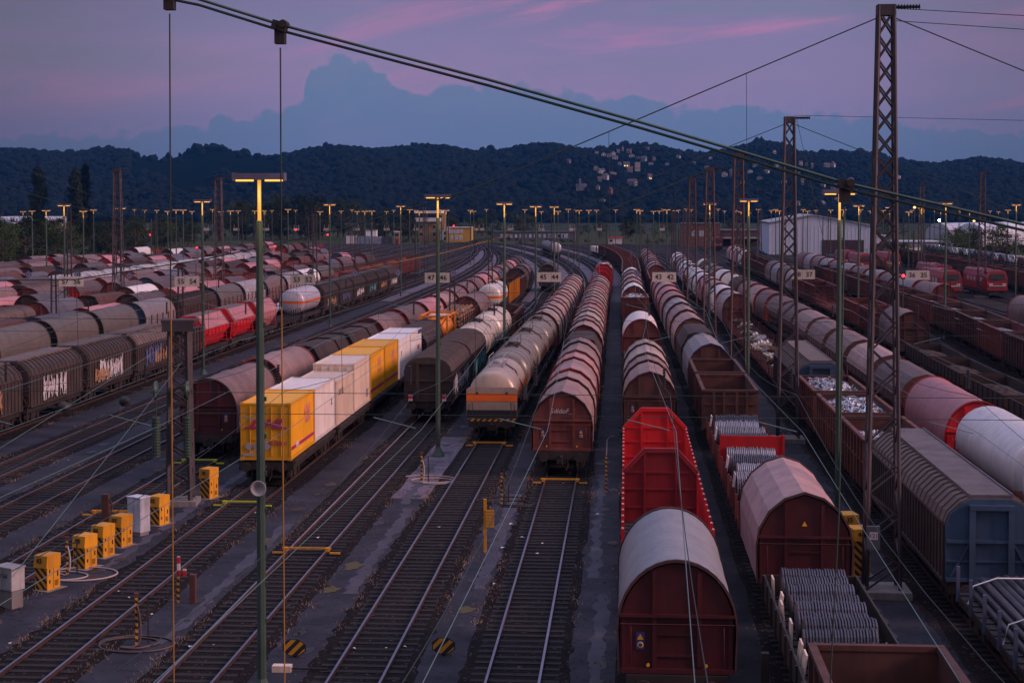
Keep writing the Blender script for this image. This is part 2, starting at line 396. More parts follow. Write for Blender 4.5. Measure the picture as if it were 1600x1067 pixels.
# near x, drift (x gain, from y, to y), curve (start y, strength)
TR = {
 'A': (-3.15, -.4, 90, 200, 262, .00029), 'B': (-7.6, .5, 90, 190, 240, .00030), 'D': (-12.3, .3, 90, 160, 228, .00030),
 'C': (-17.1, .9, 100, 190, 224, .00030), 'E': (-22.2, 2.4, 95, 185, 250, .00026), 'F1': (-26.9, 1.6, 95, 210, 262, .00024),
 'F2': (-31.6, .8, 95, 230, 275, .00021), 'L1': (-37.4, 0., 95, 230, 300, .00020),
 'P': (1.35, -.5, 110, 240, 300, .00034), 'Q': (5.75, -.9, 90, 250, 330, .0004), 'S': (11.8, -1.2, 150, 280, 330, .0002),
 'T': (16.6, -2.6, 140, 290, 330, .0002), 'U': (24.2, 1.2, 110, 180, 9999, 0), 'V': (31.4, 2.4, 120, 180, 240, -.00001),
 'W': (37.6, -1.2, 180, 300, 9999, 0), 'X': (41.4, 0, 0, 1, 9999, 0), 'Y': (47.6, 0, 0, 1, 9999, 0), 'Y2': (54.4, 0, 0, 1, 9999, 0),
 'Z1': (61., 4., 200, 360, 9999, 0), 'Z2': (67., 4., 200, 360, 9999, 0), 'Z3': (73., 4., 200, 360, 9999, 0),
}
LX = [-42.3,-47.2,-52.0,-57.0,-62.0,-67.0,-72.0,-77.0,-82.0,-87.5,-93.0,-98.5,-104.0,-110.0]
for i, x in enumerate(LX): TR['L%d' % (i+2)] = (x, 0., 95, 230, 330, .0001)
def X(k, y):
    x, g, a, b, ys, q = TR[k]
    return x + g*smooth(a, b, y) - q*max(0., y-ys)**2
def HD(k, y): return -math.atan2(X(k, y+2)-X(k, y-2), 4.)

def noise_mat(name, ca, cb, sc1, cc=None, sc2=40., thr=(.45,.62), rough=.95, bump=.6, bsc=25., metal=0):
    m, nt, b = nodes(name); L = nt.links.new
    ge = N(nt, 'ShaderNodeNewGeometry'); pos = ge.outputs['Position']
    n1 = N(nt, 'ShaderNodeTexNoise'); n1.inputs['Scale'].default_value = sc1; n1.inputs['Detail'].default_value = 6; L(pos, n1.inputs['Vector'])
    r1 = N(nt, 'ShaderNodeMapRange'); r1.inputs['From Min'].default_value = .3; r1.inputs['From Max'].default_value = .7; L(n1.outputs['Fac'], r1.inputs['Value'])
    mx = N(nt, 'ShaderNodeMix', data_type='RGBA'); L(r1.outputs[0], mx.inputs['Factor']); mx.inputs['A'].default_value = ca+(1,); mx.inputs['B'].default_value = cb+(1,)
    col = mx.outputs['Result']
    n2 = N(nt, 'ShaderNodeTexNoise'); n2.inputs['Scale'].default_value = sc2; n2.inputs['Detail'].default_value = 3; L(pos, n2.inputs['Vector'])
    if cc:
        r2 = N(nt, 'ShaderNodeMapRange'); r2.inputs['From Min'].default_value = thr[0]; r2.inputs['From Max'].default_value = thr[1]; L(n2.outputs['Fac'], r2.inputs['Value'])
        m2 = N(nt, 'ShaderNodeMix', data_type='RGBA'); L(r2.outputs[0], m2.inputs['Factor']); L(col, m2.inputs['A']); m2.inputs['B'].default_value = cc+(1,)
        col = m2.outputs['Result']
    L(col, b.inputs['Base Color']); b.inputs['Roughness'].default_value = rough; b.inputs['Metallic'].default_value = metal; b.inputs['Specular IOR Level'].default_value = .12
    if bump:
        v = N(nt, 'ShaderNodeTexVoronoi'); v.inputs['Scale'].default_value = bsc; L(pos, v.inputs['Vector'])
        bp = N(nt, 'ShaderNodeBump'); bp.inputs['Strength'].default_value = bump; bp.inputs['Distance'].default_value = .05
        L(v.outputs['Distance'], bp.inputs['Height']); L(bp.outputs[0], b.inputs['Normal'])
    return m
GROUND = noise_mat('yard_gravel', (.019,.017,.021), (.033,.029,.035), .22, (.07,.055,.05), 9., (.56,.72), bump=.8, bsc=11)
BALLAST = noise_mat('ballast_stone', (.0085,.007,.008), (.016,.013,.0145), .8, (.095,.08,.08), 7., (.62,.72), bump=1., bsc=9)
ASPH = noise_mat('path_asphalt', (.019,.021,.030), (.047,.049,.068), .55, (.018,.018,.023), 3.5, (.55,.7), rough=.7, bump=.15, bsc=40)
ASPHK = noise_mat('path_shaded', (.014,.015,.020), (.028,.029,.038), .5, (.04,.035,.035), 6., (.6,.75), rough=.8, bump=.2)  # darker copy of the asphalt, painting in the shade between trains
ASPHL = noise_mat('path_pale', (.11,.10,.135), (.165,.15,.19), .5, (.06,.056,.075), 2.5, (.5,.68), rough=.8, bump=.1)
ASPHD = noise_mat('path_patch', (.060,.062,.085), (.088,.088,.115), .8, None, rough=.8, bump=.1)
RAILM = mat('rail_steel', (.36,.37,.45), .32, 1., var=.15, streak=False)
RAILS_ = mat('rail_side', (.05,.026,.022), .8, .2, streak=False)
SLEEP = mat('sleeper_wood', (.0105,.0088,.0102), .9, 0, var=.5, streak=False, scale=3.)
GRASSG = noise_mat('rough_grass', (.020,.032,.012), (.045,.055,.022), .08, (.09,.075,.035), 1.2, (.55,.7), bump=.4, bsc=2)
FIELD = noise_mat('valley_field', (.018,.030,.016), (.03,.042,.022), .006, None, bump=0)

g = MB(); g.add([(-2300,-40,0),(2300,-40,0),(2300,3200,0),(-2300,3200,0)], [(0,1,2,3)])
tag(g.build('ground', FIELD), kind='structure')
g = MB(); g.add([(-125,-30,.006),(110,-30,.006),(120,640,.006),(-150,640,.006)], [(0,1,2,3)])
tag(g.build('yard_ground', GROUND), kind='structure')
g = MB(); g.add([(-700,600,.012),(700,600,.012),(700,900,.012),(-700,900,.012)], [(0,1,2,3)])
g.add([(-700,250,.012),(-118,250,.012),(-118,600,.012),(-700,600,.012)], [(0,1,2,3)])
g.add([(78,250,.012),(700,250,.012),(700,600,.012),(78,600,.012)], [(0,1,2,3)])
tag(g.build('grass', GRASSG), kind='structure')

def ystations(y0, y1): 
    out = []; y = y0
    while y < y1: out.append(y); y += 3. if y < 200 else 8.
    return out + [y1]
RANGE = {'P':(10,520),'Q':(10,600),'S':(10,600),'T':(10,600),'U':(20,600),'V':(40,600),'W':(60,600),'X':(80,600),'Y':(90,600),'Y2':(120,600),'Z1':(120,600),'Z2':(120,600),'Z3':(150,600)}
for k in TR:
    y0, y1 = RANGE.get(k, (20, 615))
    if k[0] == 'L': y0, y1 = 60 + abs(TR[k][0])*.9, (600 if k == 'L1' else 560)
    ys = ystations(y0, y1)
    tr = tag(MB().build('railway_track', BALLAST), kind='structure')
    b = MB(); vs = []; fs = []
    for i, y in enumerate(ys):
        x = X(k, y); j = random.uniform(-.15,.15)
        vs += [(x-1.75+j,y,.010),(x-1.3,y,.066),(x+1.3,y,.066),(x+1.75+j,y,.010)]
        if i: 
            for q in range(3): a = 4*(i-1)+q; fs.append((a,a+1,a+5,a+4))
    b.add(vs, fs); tr.data = b.mesh('ballast_bed', BALLAST)
    for s_ in (-.75, .75):
        rb = MB(); top = MB()
        for mbx, w, z0, z1 in ((rb,.07,.05,.196),(top,.072,.196,.20)):
            vs = []; fs = []
            for i, y in enumerate(ys):
                x = X(k, y)+s_
                vs += [(x-w/2,y,z0),(x+w/2,y,z0),(x+w/2,y,z1),(x-w/2,y,z1)]
                if i:
                    a = 4*(i-1)
                    for q in range(4): q2 = (q+1) % 4; fs.append((a+q, a+q2, a+4+q2, a+4+q))
            mbx.add(vs, fs)
        n0 = len(rb.f); rb.add(top.v, top.f)
        me = rb.mesh('rail', [RAILS_, RAILM]); me.polygons.foreach_set('material_index', [0]*n0 + [1]*(len(rb.f)-n0))
        o = bpy.data.objects.new('rail', me); COL.objects.link(o); o.parent = tr
    sb = MB(); y = y0
    far = 240 if abs(TR[k][0]) < 45 else 0
    while y < min(y1, far):
        x = X(k, y); sb.cbox((x+random.uniform(-.03,.03), y+random.uniform(-.02,.02), .035), (2.5+random.uniform(-.05,.05), .25, .09+random.uniform(-.02,.02)),
                             Matrix.Rotation(HD(k,y)+random.uniform(-.015,.015), 3, 'Z')); y += .62
    if sb.f: sb.build('sleepers', SLEEP, tr)

def path(k1, k2, w, y0, y1, off=0., m=None, z=.034):
    ys = ystations(y0, y1); vs = []; fs = []; n = 0
    yy = y0
    while yy < y1:
        x = (X(k1,yy)+X(k2,yy))/2+off; j = .14 if yy < 150 else .1
        vs += [(x-w/2+random.uniform(-j,j), yy, z), (x+w/2+random.uniform(-j,j), yy, z)]
        if n: fs.append((2*n-2,2*n-1,2*n+1,2*n))
        n += 1; yy += .5 if yy < 110 else 2.5
    o = tag(MB().add(vs, fs).build('path', m or ASPH), kind='structure'); return o
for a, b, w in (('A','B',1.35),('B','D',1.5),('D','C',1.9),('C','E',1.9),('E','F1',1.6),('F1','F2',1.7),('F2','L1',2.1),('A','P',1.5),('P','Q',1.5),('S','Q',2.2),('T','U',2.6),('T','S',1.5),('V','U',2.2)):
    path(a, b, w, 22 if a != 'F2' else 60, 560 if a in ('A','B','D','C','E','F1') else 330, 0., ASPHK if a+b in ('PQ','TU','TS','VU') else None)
# pale strips, then cable-trench covers, lighter than the asphalt
path('B','D',2.3,76,97,.1,ASPHL,.037)
for a, b in (('A','B'),('B','D'),('D','C'),('C','E'),('E','F1'),('F1','F2'),('F2','L1'),('A','P')): path(a, b, 1.9, 235, 575, 0, ASPHL, .05)  # paler surface paints in the light on the curving far paths
for a, b, o_, y0, y1, w in (('A','B',.25,58,78,.5),('B','D',.35,57,74,.45),('B','D',-.1,74.5,87,.4),('A','P',.1,26,58,.42),('A','P',-.25,60,84,.4),('D','C',.4,50,70,.4),('C','E',.3,60,95,.4),('Q','S',-.5,48,100,.45)):
    path(a, b, w, y0, y1, o_, ASPHD, .040)

# ------------------------------------------------------------------ wagons
def PHm(n): 
    m = flatm('slot_' + n, (.3,.3,.3)); return m
S_HOOD, S_RIM, S_END, S_BODY, S_ROOF, S_LOAD = [PHm(n) for n in ('hood','rim','end','body','roof','load')]
PROTO = []
def prof_of(style):
    if style == 'peak':
        h = [(1.50,1.2),(1.53,2.4),(1.44,2.95),(1.13,3.5),(.62,3.92),(0,4.12)]
    elif style == 'angle':
        h = [(1.44,1.2),(1.50,2.7),(.92,3.72),(.42,3.86),(0,3.86)]
    elif style == 'low':
        h = [(1.48,1.2),(1.50,2.2),(1.40,2.75),(1.1,3.2),(.6,3.5),(0,3.62)]
    else:
        h = [(1.50,1.2),(1.54,2.35)] + [(1.54*math.cos(a), 2.35+1.78*math.sin(a)) for a in [math.pi/2*i/9 for i in range(1,10)]]
        h[-1] = (0, 4.13)
    return [(-x,z) for x,z in h] + [(x,z) for x,z in reversed(h[:-1])]
def scaled(p, kx, kz, z0=1.2): return [(x*kx, z0+(z-z0)*kz) for x,z in p]

def running_gear(root, L, lod, deck=1.05, four=None):
    u = MB()
    u.box(-.95,.95,-L/2+.55,L/2-.55,deck-.22,deck)
    u.box(-1.30,-1.16,-L/2+.62,L/2-.62,deck-.26,deck+.06); u.box(1.16,1.30,-L/2+.62,L/2-.62,deck-.26,deck+.06)
    for s in (-1,1):
        u.box(-1.32,1.32, s*(L/2-.58)-.06, s*(L/2-.58)+.06, deck-.30, deck+.12)
    four = (L > 9.0) if four is None else four
    if lod > 0:
        for s in (-1,1):
            for q in (-1,1):
                u.cyl((q*.87, s*(L/2-.55), deck-.12), (q*.87, s*(L/2-.05), deck-.12), .09, 6)
                u.cyl((q*.87, s*(L/2-.06), deck-.12), (q*.87, s*L/2, deck-.12), .22, 10)
    if four: u.box(-.25,.25,-L/2+.5,L/2-.5,deck-.5,deck-.2)
    u.build('underframe', STEEL, root)
    if lod == 0:
        for s in (-1,1):
            for q in (-1,1):
                b = MB(); b.cyl((q*.87, s*(L/2-.55), deck-.1), (q*.87, s*(L/2-.06), deck-.1), .10, 8)
                b.cyl((q*.87, s*(L/2-.07), deck-.1), (q*.87, s*L/2, deck-.1), .225, 14); b.build('buffer', STEEL, root)
            h = MB(); h.bar((0,s*(L/2-.5),deck-.1),(0,s*(L/2-.1),deck-.15),.1); h.tube([(0,s*(L/2-.25),deck-.1),(.05,s*(L/2-.1),deck-.45),(.0,s*(L/2-.3),deck-.6)],.035,6)
            h.tube([(.3,s*(L/2-.5),deck-.2),(.33,s*(L/2-.2),deck-.55),(.22,s*(L/2-.15),deck-.75)],.025,6)
            h.build('coupling', STEEL, root)
    wy = (L/2-2.1) if four else (L/2-1.9)
    def wheelset(mb, y):
        for q in (-1,1): mb.lathe([(.0,q*.70),(.44,q*.70),(.46,q*.73),(.42,q*.80),(.12,q*.81),(0,q*.81)], 'x', (0,y,.46), 14)
        mb.cyl((-.7,y,.46),(.7,y,.46),.07,6)
    for s in (-1,1):
        bg = MB()
        ax = (s*wy-.9, s*wy+.9) if four else (s*wy,)
        for q in (-1,1):
            if four:
                bg.bar((q*.98,s*wy-1.25,.52),(q*.98,s*wy+1.25,.52),.1,.2); bg.box(q*1.0-.1,q*1.0+.1,s*wy-.35,s*wy+.35,.3,.8)
            for a in ax: bg.box(q*1.0-.09,q*1.0+.09,a-.16,a+.16,.3,.68)
        if four: bg.box(-.9,.9,s*wy-.25,s*wy+.25,.4,.8)
        if lod > 0:
            for a in ax: wheelset(bg, a)
        b = bg.build('bogie', STEEL, root)
        if lod == 0:
            for a in ax:
                w = MB(); wheelset(w, a); w.build('wheelset', WHEEL, b)

def end_frame(root, p, y, s, style, lod):
    e = MB(); t = .06
    e.prism(p, y-t, y+t)
    top = max(z for _, z in p); hw = max(x for x, _ in p)
    f = y + s*t
    def slab(x0,x1,z0,z1,d=.07): e.box(x0,x1,min(f-s*.004,f+s*d),max(f-s*.004,f+s*d),z0,z1)
    if lod < 2:
        for q in (-.58,.58): slab(q-.06,q+.06,1.22,top-.28 if style != 'arch' else top-.2,.08)
        slab(-hw,hw,2.66,2.74,.12); slab(-hw+.03,hw-.03,1.2,1.32,.12)
        slab(-.52,.52,1.62,1.68,.05); slab(-.52,.52,2.18,2.24,.05)
        for q in (-1,1): slab(q*(hw-.1)-.05,q*(hw-.1)+.05,1.32,2.66,.06)
    o = e.build('end_wall', S_END, root)
    if lod == 0:
        r = MB()
        for q in (-1,1): r.tube([(q*1.2,f+s*.13,1.45),(q*1.2,f+s*.2,1.6),(q*1.2,f+s*.2,2.3),(q*1.2,f+s*.13,2.45)],.018,5)
        r.tube([(-hw,f+s*.18,2.5),(hw,f+s*.18,2.5)],.02,5)
        r.build('handrail', S_END, o)

def mk_hood(L, n, style, lod, plates=2):
    root = empty('hooded_wagon')
    running_gear(root, L, lod)
    p = prof_of(style); b0 = -L/2+.62; step = (L-1.24)/n
    d = MB(); d.box(-1.35,1.35,-L/2+.62,L/2-.62,1.05,1.2); d.build('deck', STEEL, root)
    for i in range(n):
        k = 1. if i % 2 == 0 else .965
        pk = scaled(p, k, k if style != 'angle' else 1-(1-k)*.7)
        y0, y1 = b0+i*step+.02, b0+(i+1)*step-.02+(.12 if i < n-1 else 0)
        h = MB(); m_ = 6; vs = []; fs = []; np_ = len(pk)
        for j in range(m_+1):
            yy = y0+(y1-y0)*j/m_; sag = (0 if j in (0,m_) else -.028*(1 if j % 2 else .2))
            vs += [(x*(1+sag*.35), yy, z+(sag if z > 2.6 else 0)) for x,z in pk]
            if j:
                for q in range(np_-1): a = np_*(j-1)+q; fs.append((a,a+1,a+np_+1,a+np_))
        h.add(vs, fs, style == 'arch'); h.build('hood', S_HOOD, root)
        r = MB()
        for yy in ((y0,) if i else (y0, )):
            r.band(scaled(pk,.99,.99), scaled(pk,1.022,1.016), yy-.025, yy+.07)
        r.build('hood_rim', S_RIM, root)
        if i == n-1: MB().band(scaled(pk,.99,.99), scaled(pk,1.022,1.016), y1-.07, y1+.025).build('hood_rim', S_RIM, root)
    pe = scaled(p, .962, .972)
    for s in (-1,1): end_frame(root, pe, s*(L/2-.62-.16), s, style, lod)
    if lod == 0:
        w = MB()
        qs = {2:(-1,1),1:(-1,),0:(0,)}[plates]
        for q in qs:
            f = -(L/2-.62-.16)-.075
            if plates: w.box(q*.95-.11, q*.95+.11, f-.012, f, 1.80, 2.26)
        pl = w.build('warning_plate', BLUEP, root) if plates else root
        t = MB()
        for q in qs:
            f = -(L/2-.62-.16)-.09; z_ = 2.06 if plates else 3.05
            t.add([(q*.95-.085,f,z_),(q*.95+.085,f,z_),(q*.95,f,z_+.16)], [(0,1,2)])
            if plates: t.lathe([(.05,0),(.085,0),(.085,.004),(.05,.004)], 'y', (q*.95,f-.002,1.92), 14)
        t.build('warning_symbol', YELP, pl)
        ym = MB()
        for q in (-1,1): ym.cyl((q*.75,-(L/2-.62-.16)-.15,1.42),(q*.75,-(L/2-.62-.16)-.20,1.42),.045,8)
        ym.build('shunting_eye', YELP, root)
    return root

def mk_slide(L, lod, style='rib', hooded=True):
    root = empty('sliding_wall_wagon'); running_gear(root, L, lod)
    hw = 1.46; b = L/2-.62
    if style == 'rib': roof = [(-1.50,3.05),(-1.42,3.4),(-1.15,3.72),(-.7,3.93),(0,4.0),(.7,3.93),(1.15,3.72),(1.42,3.4),(1.50,3.05)]
    else: roof = [(-1.50,3.0),(-1.36,3.38),(-.95,3.78),(-.62,3.92),(.62,3.92),(.95,3.78),(1.36,3.38),(1.50,3.0)]
    d = MB(); d.box(-1.35,1.35,-b,b,1.05,1.2); d.build('deck', STEEL, root)
    for s in (-1,1):
        w = MB(); w.box(min(s*(hw-.06),s*hw),max(s*(hw-.06),s*hw),-b+.06,b-.06,1.2,3.06)
        n = int(L/ (.62 if lod < 2 else 1.2)); 
        for i in range(n+1):
            y = -b+.1+(2*b-.2)*i/n; w.box(min(s*hw,s*(hw+.05)),max(s*hw,s*(hw+.05)),y-.04,y+.04,1.22,3.04)
        w.box(min(s*hw,s*(hw+.07)),max(s*hw,s*(hw+.07)),-b+.06,b-.06,1.14,1.215); w.box(min(s*hw,s*(hw+.06)),max(s*hw,s*(hw+.06)),-b+.06,b-.06,3.0,3.09)
        w.build('side_wall', S_BODY, root)
    r = MB(); r.prism(roof, -b, b, True, False)
    n = int(L/((.42 if style == 'rib' else .74) if lod < 2 else 1.2))
    for i in range(n):
        y = -b+.3+(2*b-.6)*i/(n-1); rr = roof if style == 'rib' else roof
        if style == 'rib': r.band(scaled(rr,.995,.998,3.0), scaled(rr,1.012,1.045,3.0), y-.05, y+.05)
        else:
            for s in (1,-1):
                q = [(s*a,c) for a,c in roof[:4]]
                r.band([(a*.99,c-.01) for a,c in q],[(a*1.01,c+.06) for a,c in q], y-.055, y+.055)
    r.build('roof', S_ROOF, root)
    if style != 'rib':
        c = MB(); c.box(-.66,.66,-b+.0,b-.0,3.93,3.99); c.box(-.72,-.66,-b,b,3.9,4.03); c.box(.66,.72,-b,b,3.9,4.03); c.build('roof_walk', S_LOAD, root)
    pe = [(-hw+.02,1.2)] + scaled(roof,.97,.94,3.0) + [(hw-.02,1.2)]
    for s in (-1,1):
        e = MB(); y = s*(b+.05); e.prism(pe, y-.06, y+.06); f = y+s*.06
        def slab(x0,x1,z0,z1,dd=.08): e.box(x0,x1,min(f,f+s*dd),max(f,f+s*dd),z0,z1)
        for q in (-.62,.62): slab(q-.1,q+.1,1.2,3.62,.16)
        slab(-hw+.02,hw-.02,2.45,2.55,.12); slab(-.72,.72,3.52,3.68,.17); slab(-hw+.02,hw-.02,1.2,1.32,.14)
        slab(-hw+.02,hw-.02,1.82,1.89,.07)
        if style != 'rib':
            for q in (-1,1): e.bar((q*.62,f+s*.05,2.6),(q*1.3,f+s*.05,1.35),.07)
        e.build('end_wall', S_END, root)
    return root

def mk_tank(L, lod, r=1.42, rings=True, shield=False, walk=True):
    root = empty('tank_wagon'); running_gear(root, L, lod)
    b = L/2-.75; zc = 1.2+r; n = 28 if lod < 2 else 18
    pr = [(.0,-b)] + [(r*math.sin(a), -b+.42*(1-math.cos(a))) for a in [math.pi/2*i/5 for i in range(1,6)]]
    pr += [(r, -b+.43), (r, b-.43)] + [(q, -y) for q, y in reversed(pr)]
    k = MB().lathe(pr, 'y', (0,0,zc), n).build('barrel', S_BODY, root)
    if rings:
        rg = MB(); m = 6
        for i in range(m):
            y = -b+1.1+(2*b-2.2)*i/(m-1); rg.lathe([(r-.01,y-.05),(r+.045,y-.05),(r+.045,y+.05),(r-.01,y+.05)], 'y', (0,0,zc), n, False)
        rg.build('hoop', S_RIM, k)
    sd_ = MB()
    for s in (-1,1):
        sd_.box(-1.1,1.1,s*(b-1.5)-.15,s*(b-1.5)+.15,1.0,1.5)
    sd_.build('saddle', STEEL, root)
    if walk:
        w = MB(); w.box(-.42,-.38,-1.6,1.6,zc+r-.06,zc+r+.05); w.box(.38,.42,-1.6,1.6,zc+r-.06,zc+r+.05)
        for i in range(9): w.box(-.42,.42,-1.6+.4*i-.05,-1.6+.4*i+.05,zc+r+.02,zc+r+.045)
        w.lathe([(0,0),(.3,0),(.3,.22),(.24,.26),(0,.28)],'z',(0,0,zc+r-.04),12)
        w.lathe([(0,0),(.16,0),(.16,.18),(0,.2)],'z',(0,.9,zc+r-.04),10)
        for q in (-1,1): w.tube([(q*.42,-1.6,zc+r+.05),(q*.42,-1.6,zc+r+.55),(q*.42,1.6,zc+r+.55),(q*.42,1.6,zc+r+.05)],.022,5)
        w.build('walkway', STEEL if not shield else GREYP, root)
        ld = MB()
        for q in (-.2,.2): ld.tube([(r+.06,q,1.1),(r+.12,q,zc),(r*.75,q,zc+r*.72),(.42,q,zc+r+.02)],.022,5)
        for i in range(8): ld.tube([(r+.09,-.2,1.2+i*.25),(r+.09,.2,1.2+i*.25)],.016,4)
        ld.build('ladder', STEEL, root)
    if shield:
        for s in (-1,1):
            e = MB(); y = s*(b+.16); e.prism([(-1.44,1.25),(-1.46,2.9),(-1.3,3.02),(1.3,3.02),(1.46,2.9),(1.44,1.25)], y-.03, y+.03); o = e.build('head_shield', S_BODY, root)
            if s < 0:
                q = MB(); q.box(-1.43,1.43,y-.045,y-.031,1.27,1.72); q.build('lower_panel', BLACK, o)
                q = MB(); q.box(-1.455,1.455,y-.046,y-.031,2.22,2.50); q.build('stripe', ORANS, o)
                q = MB(); 
                for a in (-.85,.85): q.box(a-.07,a+.07,y-.047,y-.031,2.62,2.74)
                q.build('vent_hole', BLACK, o)
                q = MB()
                for a in (-1,1): q.tube([(a*1.3,y-.03,1.3),(a*1.3,y-.14,1.4),(a*1.3,y-.14,2.05),(a*1.1,y-.14,2.15),(a*1.1,y-.14,1.4)],.022,5)
                q.build('handrail', BLACK, o)
        p2 = MB(); p2.box(-1.35,1.35,-L/2+.5,-L/2+.78,1.08,1.2); p2.build('end_platform', STRIPED, root)
    return root

def mk_gondola(L, lod, h=2.1, mid=False, w=1.45):
    root = empty('gondola_wagon'); running_gear(root, L, lod)
    b = L/2-.62; z0, z1 = 1.12, 1.12+h
    f = MB(); f.box(-w+.06,w-.06,-b+.06,b-.06,1.06,1.2); f.build('floor', S_LOAD, root)
    for s in (-1,1):
        q = MB(); q.box(min(s*(w-.06),s*w),max(s*(w-.06),s*w),-b,b,z0,z1-.06)
        n = max(5, int(L/1.15))
        for i in range(n+1):
            y = -b+.08+(2*b-.16)*i/n; q.box(min(s*w,s*(w+.09)),max(s*w,s*(w+.09)),y-.07,y+.07,z0-.1,z1-.08)
        q.box(min(s*(w-.09),s*(w+.1)),max(s*(w-.09),s*(w+.1)),-b-.02,b+.02,z1-.08,z1+.04); q.box(min(s*w,s*(w+.05)),max(s*w,s*(w+.05)),-b,b,z0+h*.48,z0+h*.48+.08)
        q.build('side_wall', S_BODY, root)
        e = MB(); e.box(-w+.06,w-.06,min(s*(b-.07),s*b),max(s*(b-.07),s*b),z0,z1-.06)
        e.box(-w-.1,w+.1,min(s*(b-.1),s*(b+.1)),max(s*(b-.1),s*(b+.1)),z1-.085,z1+.045)
        for a in (-.9,-.35,.35,.9): e.box(a-.07,a+.07,min(s*b,s*(b+.09)),max(s*b,s*(b+.09)),z0,z1-.09)
        e.box(-w+.06,w-.06,min(s*b,s*(b+.06)),max(s*b,s*(b+.06)),z0+h*.62,z0+h*.62+.08)
        e.build('end_wall', S_END, root)
    return root

def mk_hopper(L, lod, roof='round', pale=False):
    root = empty('hopper_wagon'); running_gear(root, L, lod)
    b = L/2-.9
    if roof == 'round': top = [(-1.46,2.75),(-1.40,3.05),(-1.15,3.5),(-.72,3.85),(0,4.02),(.72,3.85),(1.15,3.5),(1.40,3.05),(1.46,2.75)]
    else: top = [(-1.46,2.75),(-.72,3.82),(-.55,3.9),(.55,3.9),(.72,3.82),(1.46,2.75)]
    # hull: flares outward and tapers at both ends to the discharge gates
    vs = []; 
    for y, bt in ((-b,2.2),(-b+1.5,1.25),(b-1.5,1.25),(b,2.2)):
        k = .62 if bt < 2 else .9
        vs += [(-1.46,y,2.75),(-1.43,y,2.2 if bt < 2 else bt+.3),(-1.43*k,y,bt),(1.43*k,y,bt),(1.43,y,2.2 if bt < 2 else bt+.3),(1.46,y,2.75)]
    fs = []
    for j in range(3):
        for q in range(5): a = 6*j+q; fs.append((a+1,a,a+6,a+7))
    fs += [(0,1,2,3,4,5),(23,22,21,20,19,18)]
    h = MB().add(vs, fs)
    for i in range(6):
        y = -b+1.0+(2*b-2)*i/5
        for s in (-1,1): h.box(min(s*1.44,s*1.5),max(s*1.44,s*1.5),y-.05,y+.05,2.2,2.76)
    for s in (-1,1): h.box(min(s*1.455,s*1.52),max(s*1.455,s*1.52),-b,b,2.70,2.78)
    h.build('hull', S_BODY, root)
    if roof == 'round':
        MB().prism(top, -b+.01, b-.01, True, False).build('roof', S_HOOD, root)
    else:
        MB().prism(top, -b+.01, b-.01).build('roof', S_ROOF, root)
        for s in (-1,1):
            q = MB(); x0,zz0,x1,zz1 = 1.48,2.80,.74,3.87
            q.add([(s*x0,-b+.5,zz0),(s*x1,-b+.5,zz1),(s*x1,b-.5,zz1),(s*x0,b-.5,zz0),(s*(x0-.07),-b+.5,zz0-.02),(s*(x1-.07),-b+.5,zz1-.05),(s*(x1-.07),b-.5,zz1-.05),(s*(x0-.07),b-.5,zz0-.02)],
                  [(0,1,2,3),(7,6,5,4),(0,4,5,1),(1,5,6,2),(2,6,7,3),(3,7,4,0)]); q.build('roof_panel', S_HOOD, root)
    for s in (-1,1):
        e = MB()
        e.prism([(x,z) for x,z in scaled(top,1.012,1.03,2.7)], s*b-.05, s*b+.05)
        for q in (-1,1): e.bar((q*1.2,s*(b+.02),2.7),(q*1.15,s*(L/2-.7),1.2),.09); e.bar((q*.4,s*(b+.02),2.2),(q*.4,s*(L/2-.7),1.2),.08)
        e.box(-1.3,1.3,s*(L/2-.75)-.15,s*(L/2-.75)+.15,1.15,1.2)
        for zz in (1.6,2.0,2.4): e.box(-.3,.3,s*(b+.3)-.02,s*(b+.3)+.02,zz,zz+.04)
        e.build('end_frame', S_END, root)
    t = MB()
    for s in (-1,1): t.tube([(s*1.35,-b+.5,1.25),(s*1.35,-b+.5,1.7),(s*1.35,b-.5,1.7),(s*1.35,b-.5,1.25)],.025,5)
    t.build('side_rail', S_END, root)
    return root

